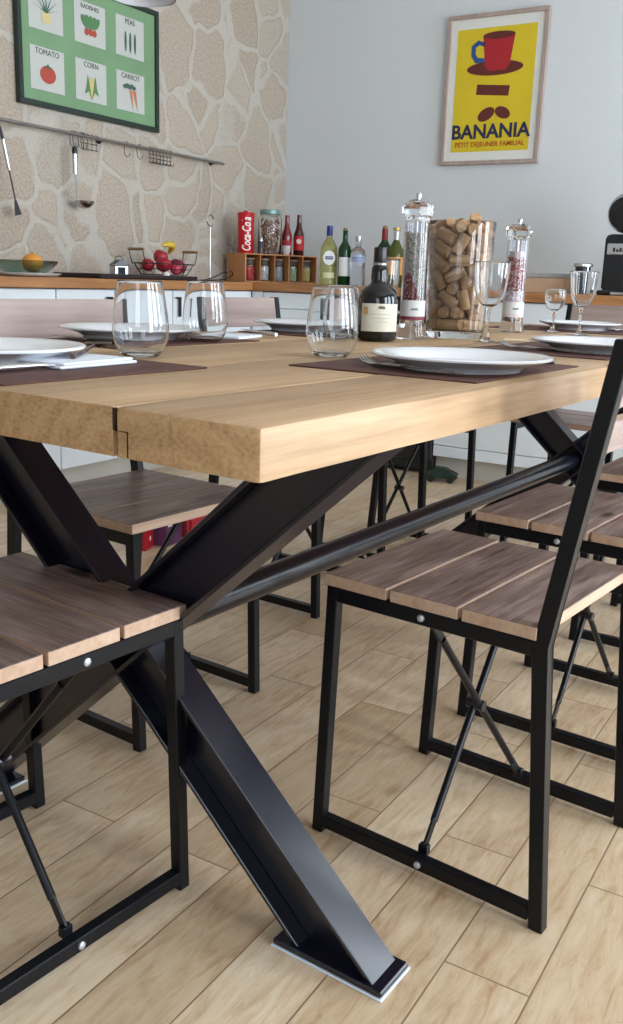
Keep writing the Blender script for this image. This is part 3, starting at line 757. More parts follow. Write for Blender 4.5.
for x0, x1, y0, y1 in ((-.33,.33,-.145,-.13), (-.33,.33,.13,.145), (-.33,-.31,-.13,.13), (.31,.33,-.13,.13)): m.box(x0, x1, y0, y1, .001, .02, .003)
m.build('rim', M_tray, tr)
ln = thing('tea_light_lantern', 'small silver house-shaped lantern with dark window on the tray', 'lantern', (2.615, 2.56, Z+.0068), R(-25))
m = MB(); m.box(-.034, .034, -.03, .03, 0, .052, .003); m.build('body', M_chrome, ln)
m = MB(); m.prism([(-.04,.052), (.04,.052), (.0,.078)], -.032, .032, 'y'); m.build('roof', M_darksteel, ln)
m = MB(); m.box(-.017, .017, -.0315, -.0295, .008, .044); m.build('pane', mat('lantern_dark', (24,34,46), .1), ln)
m = MB(); m.tube([(-.02,0,.064), (-.018,0,.085), (0,0,.094), (.018,0,.085), (.02,0,.064)], .002, 8); m.build('handle', M_darksteel, ln)
# fruit basket: wire frame with two wooden grips
bk = thing('fruit_basket', 'wire fruit basket with two raised wooden grips, by the stone wall', 'basket', (2.965, 2.59, Z+.0), R(-4))
m = MB(); M_wire = mat('basket_wire', (48,40,42), .4, .6)
zb = .024
def ell(a, c, z, n=28): return [(a*math.cos(2*PI*k/n), c*math.sin(2*PI*k/n), z) for k in range(n)]
m.tube(ell(.165, .12, .075), .0025, 8, closed=True); m.tube(ell(.13, .09, zb), .0022, 8, closed=True); m.tube(ell(.15, .105, .05), .0018, 8, closed=True)
for k in range(14):
    a = 2*PI*k/14; m.tube([(.165*math.cos(a), .12*math.sin(a), .075), (.152*math.cos(a), .108*math.sin(a), .05), (.13*math.cos(a), .09*math.sin(a), zb)], .0016, 6)
for k in range(-3, 4): m.tube([(k*.035, -.088*math.sqrt(max(.05,1-(k*.035/.13)**2)), zb), (k*.035, .088*math.sqrt(max(.05,1-(k*.035/.13)**2)), zb)], .0016, 6)
m.build('wire_frame', M_wire, bk, sharp=60)
for s_ in (-1, 1):
    m = MB(); xx = s_*.165
    m.tube([(xx, -.045, .07), (xx*1.1, -.045, .105), (xx*1.13, -.045, .135)], .0022, 8); m.tube([(xx, .045, .07), (xx*1.1, .045, .105), (xx*1.13, .045, .135)], .0022, 8)
    h = m.build('handle_wire', M_wire, bk, sharp=60)
    m = MB(); m.tube([(xx*1.13, -.052, .137), (xx*1.13, -.03, .137), (xx*1.13, .03, .137), (xx*1.13, .052, .137)], [.005,.007,.007,.005], 12); m.build('wooden_grip', mat('grip_wood', (150,120,84), .5), h)
    m = MB()
fr = [('apple', (-.04, -.03, .072), .038, (150,28,44), 'dark red apple at the front of the wire basket'), ('apple', (.07, -.025, .065), .04, (112,28,50), 'dark purple red apple at the right of the wire basket'), ('apple', (.01, .03, .108), .036, (164,40,52), 'red apple topmost in the wire basket'), ('apple', (.012, -.06, .052), .027, (190,66,84), 'pinkish small apple low in the wire basket'), ('apple', (-.078, .035, .068), .032, (150,62,44), 'orange red apple at the left of the wire basket')]
bx, by = 2.965, 2.59
for nm, (x, y, z), r_, c_, lab in fr:
    m = MB(); m.lathe([(0, -.82*r_), (.25*r_, -.92*r_), (.62*r_, -.78*r_), (.95*r_, -.25*r_), (1.0*r_, .1*r_), (.9*r_, .5*r_), (.6*r_, .8*r_), (.28*r_, .84*r_), (.08*r_, .68*r_), (0, .62*r_)], 24)
    o = m.build(nm, mat('apple_%d' % int(c_[0]), c_, .35, noise=(18, .25)), None, (bx+x, by+y, Z+z), (.3, .2, 0), 60)
    tag(o, lab, 'fruit'); m = MB(); m.tube([(0,0,.6*r_), (.003,0,1.05*r_)], .0014, 6); m.build('stem', mat('stem_brown', (70,50,30)), o)
m = MB(); n = 12
pts = [(-.055+.11*k/n, -.005-.035*math.sin(PI*k/n), .02*math.sin(PI*k/n)) for k in range(n+1)]
m.tube(pts, [.004]+[.0085+.008*math.sin(PI*k/n) for k in range(1, n)]+[.004], 10)
bn = m.build('banana', mat('banana', (206,172,60), .5, noise=(20, .15)), None, (bx-.055, by-.045, Z+.142), (0, .3, .4), 60); tag(bn, 'yellow banana across the apples in the wire basket', 'fruit')
m = MB(); m.lathe([(0,0),(.012,.002),(.017,.012),(.013,.024),(.005,.032),(0,.034)], 18)
tag(m.build('garlic', mat('garlic_skin', (226,214,218), .5), None, (2.835, 2.47, Z+.0068), (0,.2,0), 60), 'white garlic bulb on the dark tray in front of the basket', 'garlic')
# chrome stand with ring top and a loop of cable at its foot
st = thing('paper_towel_stand', 'thin chrome rod stand with a ring at its top', 'stand', (3.37, 2.62, Z+.0005), 0)
m = MB(); m.lathe([(0,0),(.055,0),(.057,.003),(.055,.006),(.008,.009),(0,.009)], 32); m.build('base', M_chrome, st)
m = MB(); m.tube([(0,0,.006), (0,0,.275)], .0035, 12); m.build('rod', M_chrome, st)
m = MB(); m.tube([(.028*math.cos(2*PI*k/24), 0, .302+.028*math.sin(2*PI*k/24)) for k in range(24)], .0045, 10, closed=True); m.build('ring', M_chrome, st)
m = MB(); m.tube([(-.16,0,.004), (-.12,.01,.006), (-.08,-.01,.02), (-.03,-.03,.045), (.03,-.04,.052), (.07,-.02,.035), (.07,.03,.012), (.03,.05,.006), (-.05,.04,.005), (-.12,.0,.004)], .003, 8)
tag(m.build('cable', mat('cable_dark', (40,32,34), .5), None, (3.34, 2.52, Z+.0), sharp=60), 'dark looped cable around the foot of the chrome ring stand', 'cable')

# ------------------------------------------------------------------ on the worktop, corner: five-bay wooden crate and what is on and in it
A_ = R(-24)
CR = Vector((3.62, 2.572, Z+.0005))
def K(s_, d, z=0):      # crate frame: s along the front, d backwards
    return CR+Vector((math.cos(A_)*s_-math.sin(A_)*d, math.sin(A_)*s_+math.cos(A_)*d, z))
CW, CD, CHh, tk = .475, .20, .152, .007
cr_ = thing('pigeonhole_crate', 'orange brown wooden box with five open bays in the room corner', 'shelf box', CR, A_)
for x0 in [0]+[i*(CW-tk)/5 for i in range(1, 5)]+[CW-tk]:
    m = MB(); m.box(x0, x0+tk, 0, CD, tk, CHh-tk, .0008); m.build('side_panel' if x0 in (0, CW-tk) else 'divider', M_crate, cr_)
m = MB(); m.box(0, CW, 0, CD, CHh-tk, CHh, .0008); m.build('top', M_crate, cr_)
m = MB(); m.box(0, CW, 0, CD, 0, tk, .0008); m.build('bottom', M_crate, cr_)
m = MB(); m.box(tk, CW-tk, CD-.005, CD, tk, CHh-tk); m.build('back_panel', M_crate, cr_)
fills = [((190,30,40), 'red sweets', 'first bay'), ((230,232,235), 'white sugar', 'second bay'), ((150,156,170), 'grey salt', 'third bay'), ((150,176,140), 'green herbs', 'fourth bay'), ((196,168,84), 'yellow pasta sticks', 'last bay')]
for i, (c_, what, bay) in enumerate(fills):
    s_ = (i+.5)*(CW-tk)/5+tk/2
    j = thing('storage_jar', 'small jar of %s in the %s of the wooden box' % (what, bay), 'jar', K(s_, .05, tk), A_, 'jars in the wooden box')
    m = MB(); m.lathe([(0,0),(.034,0),(.036,.003),(.036,.104),(.033,.11),(.031,.11),(.034,.103),(.034,.005),(0,.004)], 28); m.build('glass_body', M_glass, j, sharp=50)
    m = MB(); m.lathe([(0,.0055),(.0325,.0055),(.0325,.075),(.02,.082),(0,.078)], 20); m.build('contents', mat('jar_fill_%d' % i, c_, .7, noise=(120, .35), bump=(200, .8)), j)
    m = MB(); m.lathe([(0,.1115),(.034,.1115),(.035,.113),(.035,.12),(0,.122)], 28); m.build('lid', mat('jar_lid', (150,120,100), .4), j)
top_z = CHh+.0005
# round red drink tin
tin = thing('drink_tin', 'tall round red tin with white script lettering on the wooden box', 'tin', K(.045, .075, top_z), 0)
M_red = mat('tin_red', (190,16,30), .3)
m = MB(); m.lathe([(0,0),(.043,0),(.044,.002),(.044,.195),(.043,.197),(0,.197)], 36); m.build('body', M_red, tin)
m = MB(); m.lathe([(.0,.197),(.046,.197),(.046,.207),(.043,.212),(.012,.214),(.012,.220),(.008,.224),(0,.224)], 36); m.build('lid', M_red, tin)
wh = mat('print_white', (240,238,236), .5)
curved_text('Coca-Cola', .068, wh, tin, .0445, 224, .098, sx=.60, vert=True, shear=.2, offset=.0016)
def bottle(name, label, loc, prof, mglass, cap=None, lab=None, words=None, group=None, ang=214, sc=1.0, neck=None, wm=None, ws=.012):
    t = thing(name, label, 'bottle', loc, 0, group)
    m = MB(); m.lathe([(r*sc, z*sc) for r, z in prof], 28); m.build('glass_body', mglass, t, sharp=50)
    if cap:
        r, z0, z1, mm = cap; m = MB(); m.lathe([(0,z0*sc+.0004), (r*sc,z0*sc+.0004), (r*1.03*sc,z0*sc+.002), (r*sc,z1*sc), (0,z1*sc)], 20); m.build('cap', mm, t)
    if neck:
        r, z0, z1, mm = neck; m = MB(); m.lathe([(r*sc, z0*sc), ((r+.0008)*sc, z0*sc), ((r+.0008)*sc, z1*sc), (r*sc, z1*sc)], 20, closed=True); m.build('neck_foil', mm, t)
    if lab:
        r, z0, z1, mm, half = lab
        bb = bmesh.new(); n = 16; rows = []
        for z in (z0*sc, z1*sc): rows.append([bb.verts.new(((r+.0006)*sc*math.cos(a), (r+.0006)*sc*math.sin(a), z)) for a in [R(ang-half+2*half*k/n) for k in range(n+1)]])
        for k in range(n): bb.faces.new((rows[0][k], rows[0][k+1], rows[1][k+1], rows[1][k]))
        m = MB(); m._merge(bb); lo = m.build('label', mm, t)
        if words:
            for w_, z_, s_ in words: curved_text(w_, s_*sc, wm or wh, lo, (r+.0008)*sc, ang, z_*sc)
    return t
beer = [(0,.002),(.028,0),(.0305,.003),(.0305,.105),(.028,.125),(.019,.15),(.0145,.17),(.0128,.215),(.0135,.222),(0,.222)]
M_bred = mat('red_glass', (120,14,24), .12, 0, .6, coat=.4)
M_bdark = mat('dark_red_glass', (64,12,18), .12, 0, .6, coat=.4)
bottle('beer_bottle', 'slim red beer bottle beside the jar with the teal lid', K(.33, .10, top_z), beer, M_bred, (.0138, .222, .228, M_bred), (.0305, .03, .085, mat('beer_label_a', (170,40,46), .5), 70), None, 'red beer bottles on the wooden box', sc=.95)
bottle('beer_bottle', 'red beer bottle with pale round badge, at the right end of the box', K(.405, .09, top_z), beer, M_bdark, (.0138, .222, .228, M_bred), (.0305, .03, .11, mat('beer_label_b', (186,26,34), .5), 90), None, 'red beer bottles on the wooden box', sc=.98)
m = MB(); m.lathe([(0,0),(.014,0),(.014,.0012),(0,.0012)], 24); 
P0 = K(.405, .09, top_z)
badge = m.build('badge', mat('badge_cream', (226,214,200), .5), [o for o in bpy.data.objects if o.name.startswith('beer_bottle')][-1], (.0308*.98*math.cos(R(214)), .0308*.98*math.sin(R(214)), .078), (0, PI/2, R(214)))
bottle('sauce_bottle', 'small dark bottle squeezed between the red tin and the big jar', K(.10, .14, top_z), [(0,0),(.018,0),(.018,.10),(.010,.125),(.008,.15),(0,.15)], mat('dark_purple_glass', (62,26,42), .15, coat=.3), (.0095, .15, .165, mat('cap_black', (20,16,18))), (.018, .03, .075, mat('label_pinkish', (180,140,150), .5), 70))
sh = thing('salt_shaker', 'small glass shaker with chrome cap in front of the big jar', 'shaker', K(.118, .035, top_z), 0)
m = MB(); m.lathe([(0,0),(.017,0),(.016,.05),(.012,.066),(0,.066)], 20); m.build('glass_body', mat('shaker_smoke', (90,92,100), .1, 0, .5, .5), sh)
m = MB(); m.lathe([(0,.0665),(.013,.0665),(.013,.08),(.008,.09),(0,.092)], 20); m.build('cap', M_chrome, sh)
jr = thing('storage_jar', 'large glass jar with teal lid full of brown shells on the wooden box', 'jar', K(.225, .115, top_z), 0)
m = MB(); m.lathe([(0,0),(.062,0),(.066,.004),(.067,.19),(.062,.205),(.052,.214),(.049,.214),(.059,.203),(.064,.19),(.063,.006),(0,.004)], 36); m.build('glass_body', M_glass, jr, sharp=50)
m = MB(); m.lathe([(0,.2145),(.056,.2145),(.058,.217),(.058,.236),(.054,.24),(0,.24)], 36); m.build('lid', mat('teal_lid', (118,150,146), .3, .2), jr)
m = MB(); rr = random.Random(3)
for k in range(240):
    a = rr.uniform(0, 2*PI); q = .052*math.sqrt(rr.uniform(.3, 1)); z = rr.uniform(.014, .19)
    m.ball((0,0,0), rr.uniform(.007, .011), 1, .7, .55, 8, Matrix.Translation((q*math.cos(a), q*math.sin(a), z)) @ Euler((rr.uniform(0,3), rr.uniform(0,3), rr.uniform(0,3))).to_matrix().to_4x4())
sf = m.build('shells', mat('shell_brown', (156,116,92), .5, noise=(60, .4)), jr, sharp=80); sf['kind'] = 'stuff'
cu_ = thing('small_cup', 'small white patterned cup at the foot of the big jar', 'cup', K(.285, .035, top_z), 0)
m = MB(); m.lathe([(0,0),(.016,0),(.022,.02),(.024,.05),(.0225,.05),(.02,.022),(.014,.004),(0,.004)], 24); m.build('cup_body', mat('cup_white', (214,210,214), .3, noise=(50, .25)), cu_)
m = MB(); m.tube([(.023,0,.04), (.036,0,.038), (.036,0,.018), (.021,0,.014)], .003, 8); m.build('handle', mat('cup_white', (214,210,214)), cu_)

# spirits along the worktop
wine = [(0,.004),(.034,0),(.038,.004),(.038,.185),(.034,.205),(.020,.225),(.0145,.24),(.0138,.285),(.015,.287),(.015,.292),(0,.292)]
M_vg = mat('vermouth_glass', (214,218,150), .05, 0, .5, .75, 1.35)
M_gg = mat('bottle_green', (18,66,34), .08, 0, .6, .2, 1.4)
M_og = mat('bottle_olive', (74,80,26), .1, 0, .6, .2, 1.4)
M_cg = mat('vodka_glass', (226,232,240), .03, 0, .5, .9, 1.35)
blue = mat('label_blue', (30,52,120), .4)
b1 = bottle('vermouth_bottle', 'pale yellow vermouth bottle with round label and blue cap', (3.66, 2.073, Z+.0005), [(0,.004),(.040,0),(.045,.004),(.045,.15),(.043,.185),(.030,.212),(.0155,.232),(.0145,.262),(0,.262)], M_vg, (.0155, .245, .295, blue), (.045, .035, .062, mat('label_pale', (214,214,170), .5), 40), None, ang=212)
m = MB(); m.lathe([(0,0),(.031,0),(.031,.001),(0,.001)], 32, Matrix.Diagonal((1.15,1,1,1)))
rd = m.build('round_label', mat('label_white', (226,228,226), .5), b1, (.0462*math.cos(R(212)), .0462*math.sin(R(212)), .135), (0, PI/2, R(212)))
m = MB(); m.box(-.008, .008, -.02, .02, .001, .002); m.build('blue_bar', blue, rd)
text_obj('lettering', 'MARTINI', .0095, wh, rd, (0,0,.0024), (0,0,PI/2), .0002)
bottle('liquor_bottle', 'green bottle with white label and cork pourer, left of the vodka', (3.66, 1.98, Z+.0005), [(r*.95, z) for r, z in wine], M_gg, (.0125, .292, .305, mat('pourer', (150,110,70), .5)), (.036, .05, .15, mat('label_white', (226,228,226)), 60), None, ang=212, sc=.93, wm=mat('ink_dark', (40,46,44), .6))
bottle('vodka_bottle', 'clear vodka bottle with blue lettering and round shoulders', (3.66, 1.902, Z+.0005), [(0,.004),(.036,0),(.039,.004),(.039,.155),(.034,.178),(.018,.188),(.0145,.196),(.0145,.218),(0,.218)], M_cg, (.0155, .218, .243, mat('cap_silver', (196,196,200), .25, .8)), (.039, .115, .150, mat('label_frost', (176,190,216), .5), 60), [('ABSOLUT', .137, .015), ('VODKA', .123, .013)], ang=212, wm=blue)
bottle('wine_bottle', 'green wine bottle with dark red foil, behind the dark liquor bottle', (3.70, 1.775, Z+.0005), wine, M_gg, (.0125, .292, .306, mat('pourer', (150,110,70))), (.038, .06, .14, mat('label_tan', (200,190,160), .5), 60), None, ang=212, sc=.97, neck=(.0152, .228, .29, mat('foil_red', (130,20,36), .35)))
bottle('liquor_bottle', 'olive brown bottle with gold stopper, left of the pepper grinder', (3.66, 1.69, Z+.0005), [(0,.004),(.038,0),(.042,.004),(.042,.15),(.038,.18),(.022,.21),(.014,.225),(.0135,.262),(0,.262)], M_og, (.018, .272, .286, mat('gold_cap', (190,150,84), .3, .6)), (.042, .06, .145, mat('label_orange', (206,146,80), .5), 70), None, ang=212, sc=1.0, neck=(.0137, .228, .268, mat('foil_silver', (180,182,180), .3, .5)))
# right part
cb_ = thing('cardboard_box', 'long low light brown cardboard box with grey lid by the white wall', 'box', (3.75, .93, Z+.0005), R(3))
m = MB(); m.box(-.09, .09, -.11, .11, 0, .068, .002); m.build('body', mat('cardboard', (186,156,128), .8, noise=(10, .06)), cb_)
m = MB(); m.box(-.093, .093, -.113, .113, .0685, .088, .002); m.build('lid', mat('box_lid_grey', (150,152,150), .6, noise=(30, .15)), cb_)
pm = thing('coffee_canister', 'black canister with wide chrome lid between box and coffee machine', 'canister', (3.62, .742, Z+.0005), 0)
m = MB(); m.lathe([(0,0),(.034,0),(.035,.003),(.033,.118),(0,.118)], 28); m.build('body', mat('canister_black', (26,30,44), .2), pm)
m = MB(); m.lathe([(0,.1185),(.04,.1185),(.042,.121),(.042,.13),(.038,.134),(0,.136)], 28); m.build('lid', M_chrome, pm)
m = MB(); m.box(-.042, -.034, -.004, .004, .002, .118, .001, Matrix.Rotation(R(45), 4, 'Z')); m.build('side_strip', M_chrome, pm)
cm = thing('coffee_machine', 'black pod coffee machine with silver badge cut by the right edge', 'coffee machine', (3.62, .545, Z+.0005), 0)
M_cm = mat('coffee_black', (14,14,17), .22, coat=.4)
m = MB(); m.box(.02, .30, -.135, .135, 0, .022, .006); m.build('base', M_cm, cm)
m = MB(); m.prism([(-.125,.022),(.125,.022),(.125,.25),(.11,.262),(-.085,.262),(-.108,.25)], .05, .29, 'x'); bmesh.ops.bevel(m.bm, geom=list(m.bm.edges), offset=.006, segments=2, affect='EDGES'); m.build('body', M_cm, cm)
m = MB(); m.tube([(.02,.045,.345), (.06,.045,.35), (.26,.045,.35), (.29,.045,.345)], [.07,.085,.085,.07], 28); m.build('head', M_cm, cm)
m = MB(); m.box(.1, .22, .0, .06, .255, .29, .004); m.build('neck', M_cm, cm)
m = MB(); m.tube([(.05,.0,.425), (.10,-.02,.45), (.2,-.03,.455), (.25,-.02,.44)], [.012,.018,.018,.012], 14); m.build('lever', M_cm, cm)
m = MB(); m.box(.0435, .0485, .02, .112, .175, .222, .003); bd = m.build('badge', mat('badge_silver', (190,190,192), .3, .6), cm)
for k in range(4):
    m = MB(); m.box(.0428, .0434, .034+k*.014, .044+k*.014, .186, .198+.006*(k % 2)); m.build('print_mark', mat('ink_dark', (40,46,44), .6), bd)
m = MB(); m.box(.0, .06, -.07, .07, .0, .014, .004); m.box(.045, .0495, -.05, -.02, .05, .2, .003); m.build('drip_tray', M_chrome, cm)

# ------------------------------------------------------------------ on the stone wall
SY = WV-.001
fp_ = thing('vegetable_print', 'dark framed green print of vegetable cards on the stone wall', 'picture', (2.709, SY, 1.583), 0)
FW, FH = .884, .545
x0, x1 = -FW/2, FW/2
M_df = mat('frame_dark', (34,48,42), .4)
for a0, a1, z0, z1 in ((x0, x1, 0, .022), (x0, x1, FH-.022, FH), (x0, x0+.022, .022, FH-.022), (x1-.022, x1, .022, FH-.022)):
    m = MB(); m.box(a0, a1, -.03, -.002, z0, z1, .002); m.build('frame_bar', M_df, fp_)
m = MB(); m.box(x0+.02, x1-.02, -.018, -.004, .02, FH-.02); bg = m.build('green_mount', mat('print_green', (116,150,112), .6, noise=(5, .08)), fp_)
M_card = mat('card_cream', (188,190,184), .6)
def flat(poly, m_, par, name, y=-.0215, dz=.0006):
    if name.endswith('drawing'): poly = [(cx+(a_-cx)*.8, cz-.012+(c_-cz)*.73) for a_, c_ in poly]
    m = MB(); m.prism(poly, y-dz, y, 'y'); return m.build(name, m_, par)
inkc = mat('ink_dark', (60,66,64), .7)
def circ(cx, cz, a, c, n=20, rot=0):
    return [(cx+a*math.cos(2*PI*k/n)*math.cos(rot)-c*math.sin(2*PI*k/n)*math.sin(rot), cz+a*math.cos(2*PI*k/n)*math.sin(rot)+c*math.sin(2*PI*k/n)*math.cos(rot)) for k in range(n)]
gl, gd = mat('veg_green', (84,128,84), .7), mat('veg_dark_green', (70,100,84), .7)
redv, orv, cream, yel = mat('veg_red', (172,74,58), .7), mat('veg_orange', (198,122,84), .7), mat('veg_cream', (206,190,140), .7), mat('veg_yellow', (200,184,120), .7)
cards = [(0, 0, 'TOMATO'), (1, 0, 'CORN'), (2, 0, 'CARROT'), (0, 1, 'ONION'), (1, 1, 'RADISHES'), (2, 1, 'PEAS')]
CWd, CHt = .193, .170
for i, j_, name in cards:
    cx = x0+.165+i*.261; cz = .068+CHt/2+j_*.236
    cd = flat([(cx-CWd/2, cz-CHt/2), (cx+CWd/2, cz-CHt/2), (cx+CWd/2, cz+CHt/2), (cx-CWd/2, cz+CHt/2)], M_card, bg, 'card', -.0185, .001)
    text_obj('title', name, .032 if len(name) < 7 else .026, inkc, bg, (cx, -.0205, cz+CHt/2-.019), (PI/2, 0, 0), .0003)
    q = bg
    if name == 'TOMATO': flat(circ(cx, cz-.01, .056, .048), redv, q, 'tomato_drawing'); flat([(cx-.03,cz+.03),(cx,cz+.022),(cx+.03,cz+.03),(cx+.008,cz+.036),(cx,cz+.05),(cx-.008,cz+.036)], gd, q, 'leaf_drawing', -.0223)
    elif name == 'CORN':
        flat(circ(cx, cz-.02, .022, .065), yel, q, 'corn_drawing')
        for s_ in (-1, 1): flat([(cx, cz-.09), (cx+s_*.02, cz-.04), (cx+s_*.055, cz-.06), (cx+s_*.04, cz-.02), (cx+s_*.03, cz+.05), (cx+s_*.012, cz-.03)], gl, q, 'leaf_drawing', -.0223-(s_+1)*.0004)
    elif name == 'CARROT':
        for s_ in (0, 1): flat([(cx-.012+s_*.03, cz+.03), (cx+.014+s_*.03, cz+.028), (cx+.016+s_*.038, cz-.085)], orv, q, 'carrot_drawing', -.0215-s_*.0008)
        for k in range(5): flat(circ(cx-.05+k*.018, cz+.045+.008*(k % 2), .018, .012), gd, q, 'leaf_drawing', -.0231-k*.0004)
    elif name == 'RADISHES':
        for k in range(3): flat(circ(cx-.03+k*.03, cz-.03, .016, .02), redv, q, 'radish_drawing', -.0215-k*.0005)
        for k in range(5): flat(circ(cx-.045+k*.022, cz+.025, .019, .038, rot=.3*(2-k)), gl, q, 'leaf_drawing', -.0235-k*.0004)
    elif name == 'PEAS':
        for k in range(3): flat(circ(cx-.04+k*.04, cz-.012, .0085, .06), gd, q, 'pod_drawing', -.0215-k*.0003)
    else:
        flat(circ(cx, cz-.03, .036, .032), cream, q, 'onion_drawing')
        for k in range(7):
            a = R(90+(k-3)*24); flat([(cx-.005, cz-.003), (cx+.005, cz-.003), (cx+.10*math.cos(a), cz+.10*math.sin(a))], gd, q, 'leaf_drawing', -.0223-k*.0003)
# rail with hooks
ra = thing('utensil_rail', 'long thin metal rail fixed on the stone wall below the print', 'rail', (0, SY, 1.495), 0)
m = MB(); m.tube([(1.75, -.05, 0), (3.655, -.05, 0)], .0075, 14); m.build('rod', mat('rail_steel', (160,157,154), .3, .9), ra)
m = MB()
for x in (1.9, 2.75, 3.60): m.tube([(x, 0, 0), (x, -.05, 0)], .006, 10); m.lathe([(0,0),(.014,0),(.014,.006),(0,.006)], 16, Matrix.Translation((x,0,0)) @ Matrix.Rotation(R(90), 4, 'X'))
m.build('brackets', M_darksteel, ra)
def s_hook(x, label, rz=0, g='hooks hanging from the wall rail'):
    m = MB(); pts = [(0, -.002, .004), (0, -.0105, .0105), (0, .001, .013), (0, .0105, .003), (0, .0105, -.02), (0, .008, -.045), (0, -.004, -.056), (0, -.014, -.048), (0, -.014, -.038)]
    m.tube(pts, .0018, 6)
    return tag(m.build('s_hook', M_darksteel, None, (x, SY-.05, 1.495), (0,0,rz), 60), label, 'hook', g)
for k, x in enumerate((2.535, 2.552, 2.585, 2.602)): s_hook(x, 'wire S hook in the tight cluster above the ladle', .5)
s_hook(2.885, 'left one of two single S hooks at the middle of the rail', .8); s_hook(2.975, 'right one of two single S hooks at the middle of the rail', .8)
rk = thing('hook_rack', 'small wire grid rack hanging at the right part of the rail', 'rack', (3.13, SY-.05, 1.495), 0)
m = MB()
for z in (-.022, -.04, -.058): m.tube([(-.085, 0, z), (.085, 0, z)], .0022, 6)
for k in range(7): x = -.078+k*.026; m.tube([(x, -.012, .003), (x, -.0, .012), (x, .0105, 0), (x, 0, -.02), (x, 0, -.062), (x, -.016, -.066), (x, -.02, -.052)], .0016, 6)
m.build('grid', M_darksteel, rk, sharp=60)
rk2 = thing('hook_rack', 'small wire rack on the rail right beside the hanging ladle', 'rack', (2.60, SY-.0525, 1.495), 0)
m = MB()
for z in (-.03, -.055): m.tube([(-.01, 0, z), (.09, 0, z)], .002, 6)
for k in range(4): x = -.0+k*.027; m.tube([(x, -.012, .003), (x, -.0, .012), (x, .0105, 0), (x, 0, -.02), (x, 0, -.06)], .0016, 6)
m.build('grid', M_darksteel, rk2, sharp=60)
la = thing('ladle', 'soup ladle with black tipped steel handle hanging on the rail', 'ladle', (2.535, SY-.062, 1.44), 0)
m = MB(); m.tube([(0,0,.0), (0,0,-.012), (0,0,-.03)], [.009,.013,.011], 12); m.build('black_tip', mat('handle_black', (28,28,32)), la)
m = MB(); m.tube([(0,0,-.03), (0,0,-.115)], [.011,.010], 14); m.build('grip', M_chrome, la)
m = MB(); m.box(-.006, .006, -.0015, .0015, -.235, -.115, .001); m.build('shaft', M_steel, la)
m = MB(); m.lathe([(0,-.035),(.025,-.029),(.042,-.012),(.045,0),(.043,0),(.039,-.011),(.023,-.026),(0,-.032)], 28, Matrix.Translation((.042,-.01,-.225))); m.build('bowl', M_steel, la, sharp=60)
s2 = thing('spatula', 'long steel spatula hanging at the far left of the rail', 'spatula', (2.135, SY-.06, 1.42), 0)
s2.rotation_euler = (0, R(-13), 0)
m = MB(); m.tube([(0,0,0), (0,0,-.12)], [.009,.008], 12); m.build('grip', M_chrome, s2)
m = MB(); m.box(-.004, .004, -.0015, .0015, -.24, -.12, .001); m.prism([(-.006,-.24),(.006,-.24),(.018,-.30),(-.018,-.30)], -.001, .001, 'y'); m.build('blade', M_darksteel, s2)
m = MB(); m.tube([(0,0,0), (0,0,.05)], [.008,.004], 10); m.build('end', mat('handle_black', (28,28,32)), s2)

# ------------------------------------------------------------------ poster on the white wall
PW, PH = .548, .742
po = thing('framed_poster', 'yellow breakfast drink poster in a pale wood frame on the white wall', 'poster', (WU-.001, 1.505, 1.532), R(-90))
for a0, a1, z0, z1 in ((-PW/2, PW/2, 0, .02), (-PW/2, PW/2, PH-.02, PH), (-PW/2, -PW/2+.02, .02, PH-.02), (PW/2-.02, PW/2, .02, PH-.02)):
    m = MB(); m.box(a0, a1, -.028, -.002, z0, z1, .002); m.build('frame_bar', M_frame, po)
m = MB(); m.box(-PW/2+.018, PW/2-.018, -.016, -.004, .018, PH-.018); mt = m.build('white_border', mat('poster_white', (222,222,216), .5), po)
m = MB(); m.box(-.218, .214, -.0172, -.0162, .066, .672); yl = m.build('yellow_sheet', mat('poster_yellow', (214,190,38), .5, noise=(6, .05)), po)
nv, rd_, bl_, br2 = mat('poster_navy', (36,40,74), .6), mat('poster_red', (170,34,44), .6), mat('poster_blue', (44,76,140), .6), mat('poster_brown', (96,40,34), .6)
text_obj('title_lettering', 'BANANIA', .098, nv, yl, (-.002, -.0182, .163), (PI/2, 0, 0), .0004, sx=1.02, offset=.0028)
text_obj('subtitle_lettering', 'PETIT DEJEUNER FAMILIAL', .034, mat('poster_ochre', (176,84,34), .6), yl, (-.002, -.0182, .101), (PI/2, 0, 0), .0004, sx=.98, offset=.0006)
# plain stand-in for the artwork: a red cup with a blue handle over a brown chocolate block
def pf(poly, m_, name, y): m = MB(); m.prism(poly, y-.0006, y, 'y'); return m.build(name, m_, yl)
pf(circ(.0, .475, .155, .036, 28), br2, 'saucer_shape', -.0175)
pf([(-.055, .485), (-.03, .462), (.055, .462), (.08, .485), (.10, .635), (-.075, .635)], rd_, 'red_cup_shape', -.0182)
pf(circ(.0125, .632, .088, .018, 24), br2, 'drink_shape', -.0189)
pf([(-.062,.60), (-.10,.615), (-.135,.59), (-.135,.54), (-.11,.505), (-.058,.505), (-.06,.525), (-.098,.53), (-.112,.55), (-.112,.58), (-.092,.592), (-.065,.58)], bl_, 'blue_handle_shape', -.0182)
pf([(-.09,.40), (.09,.385), (.085,.335), (-.095,.35)], br2, 'bar_shape', -.0175)
pf(circ(-.03, .25, .05, .03, 20, .5), br2, 'bean_shape', -.0175); pf(circ(.06, .255, .045, .028, 20, -.4), br2, 'bean_shape', -.0175)

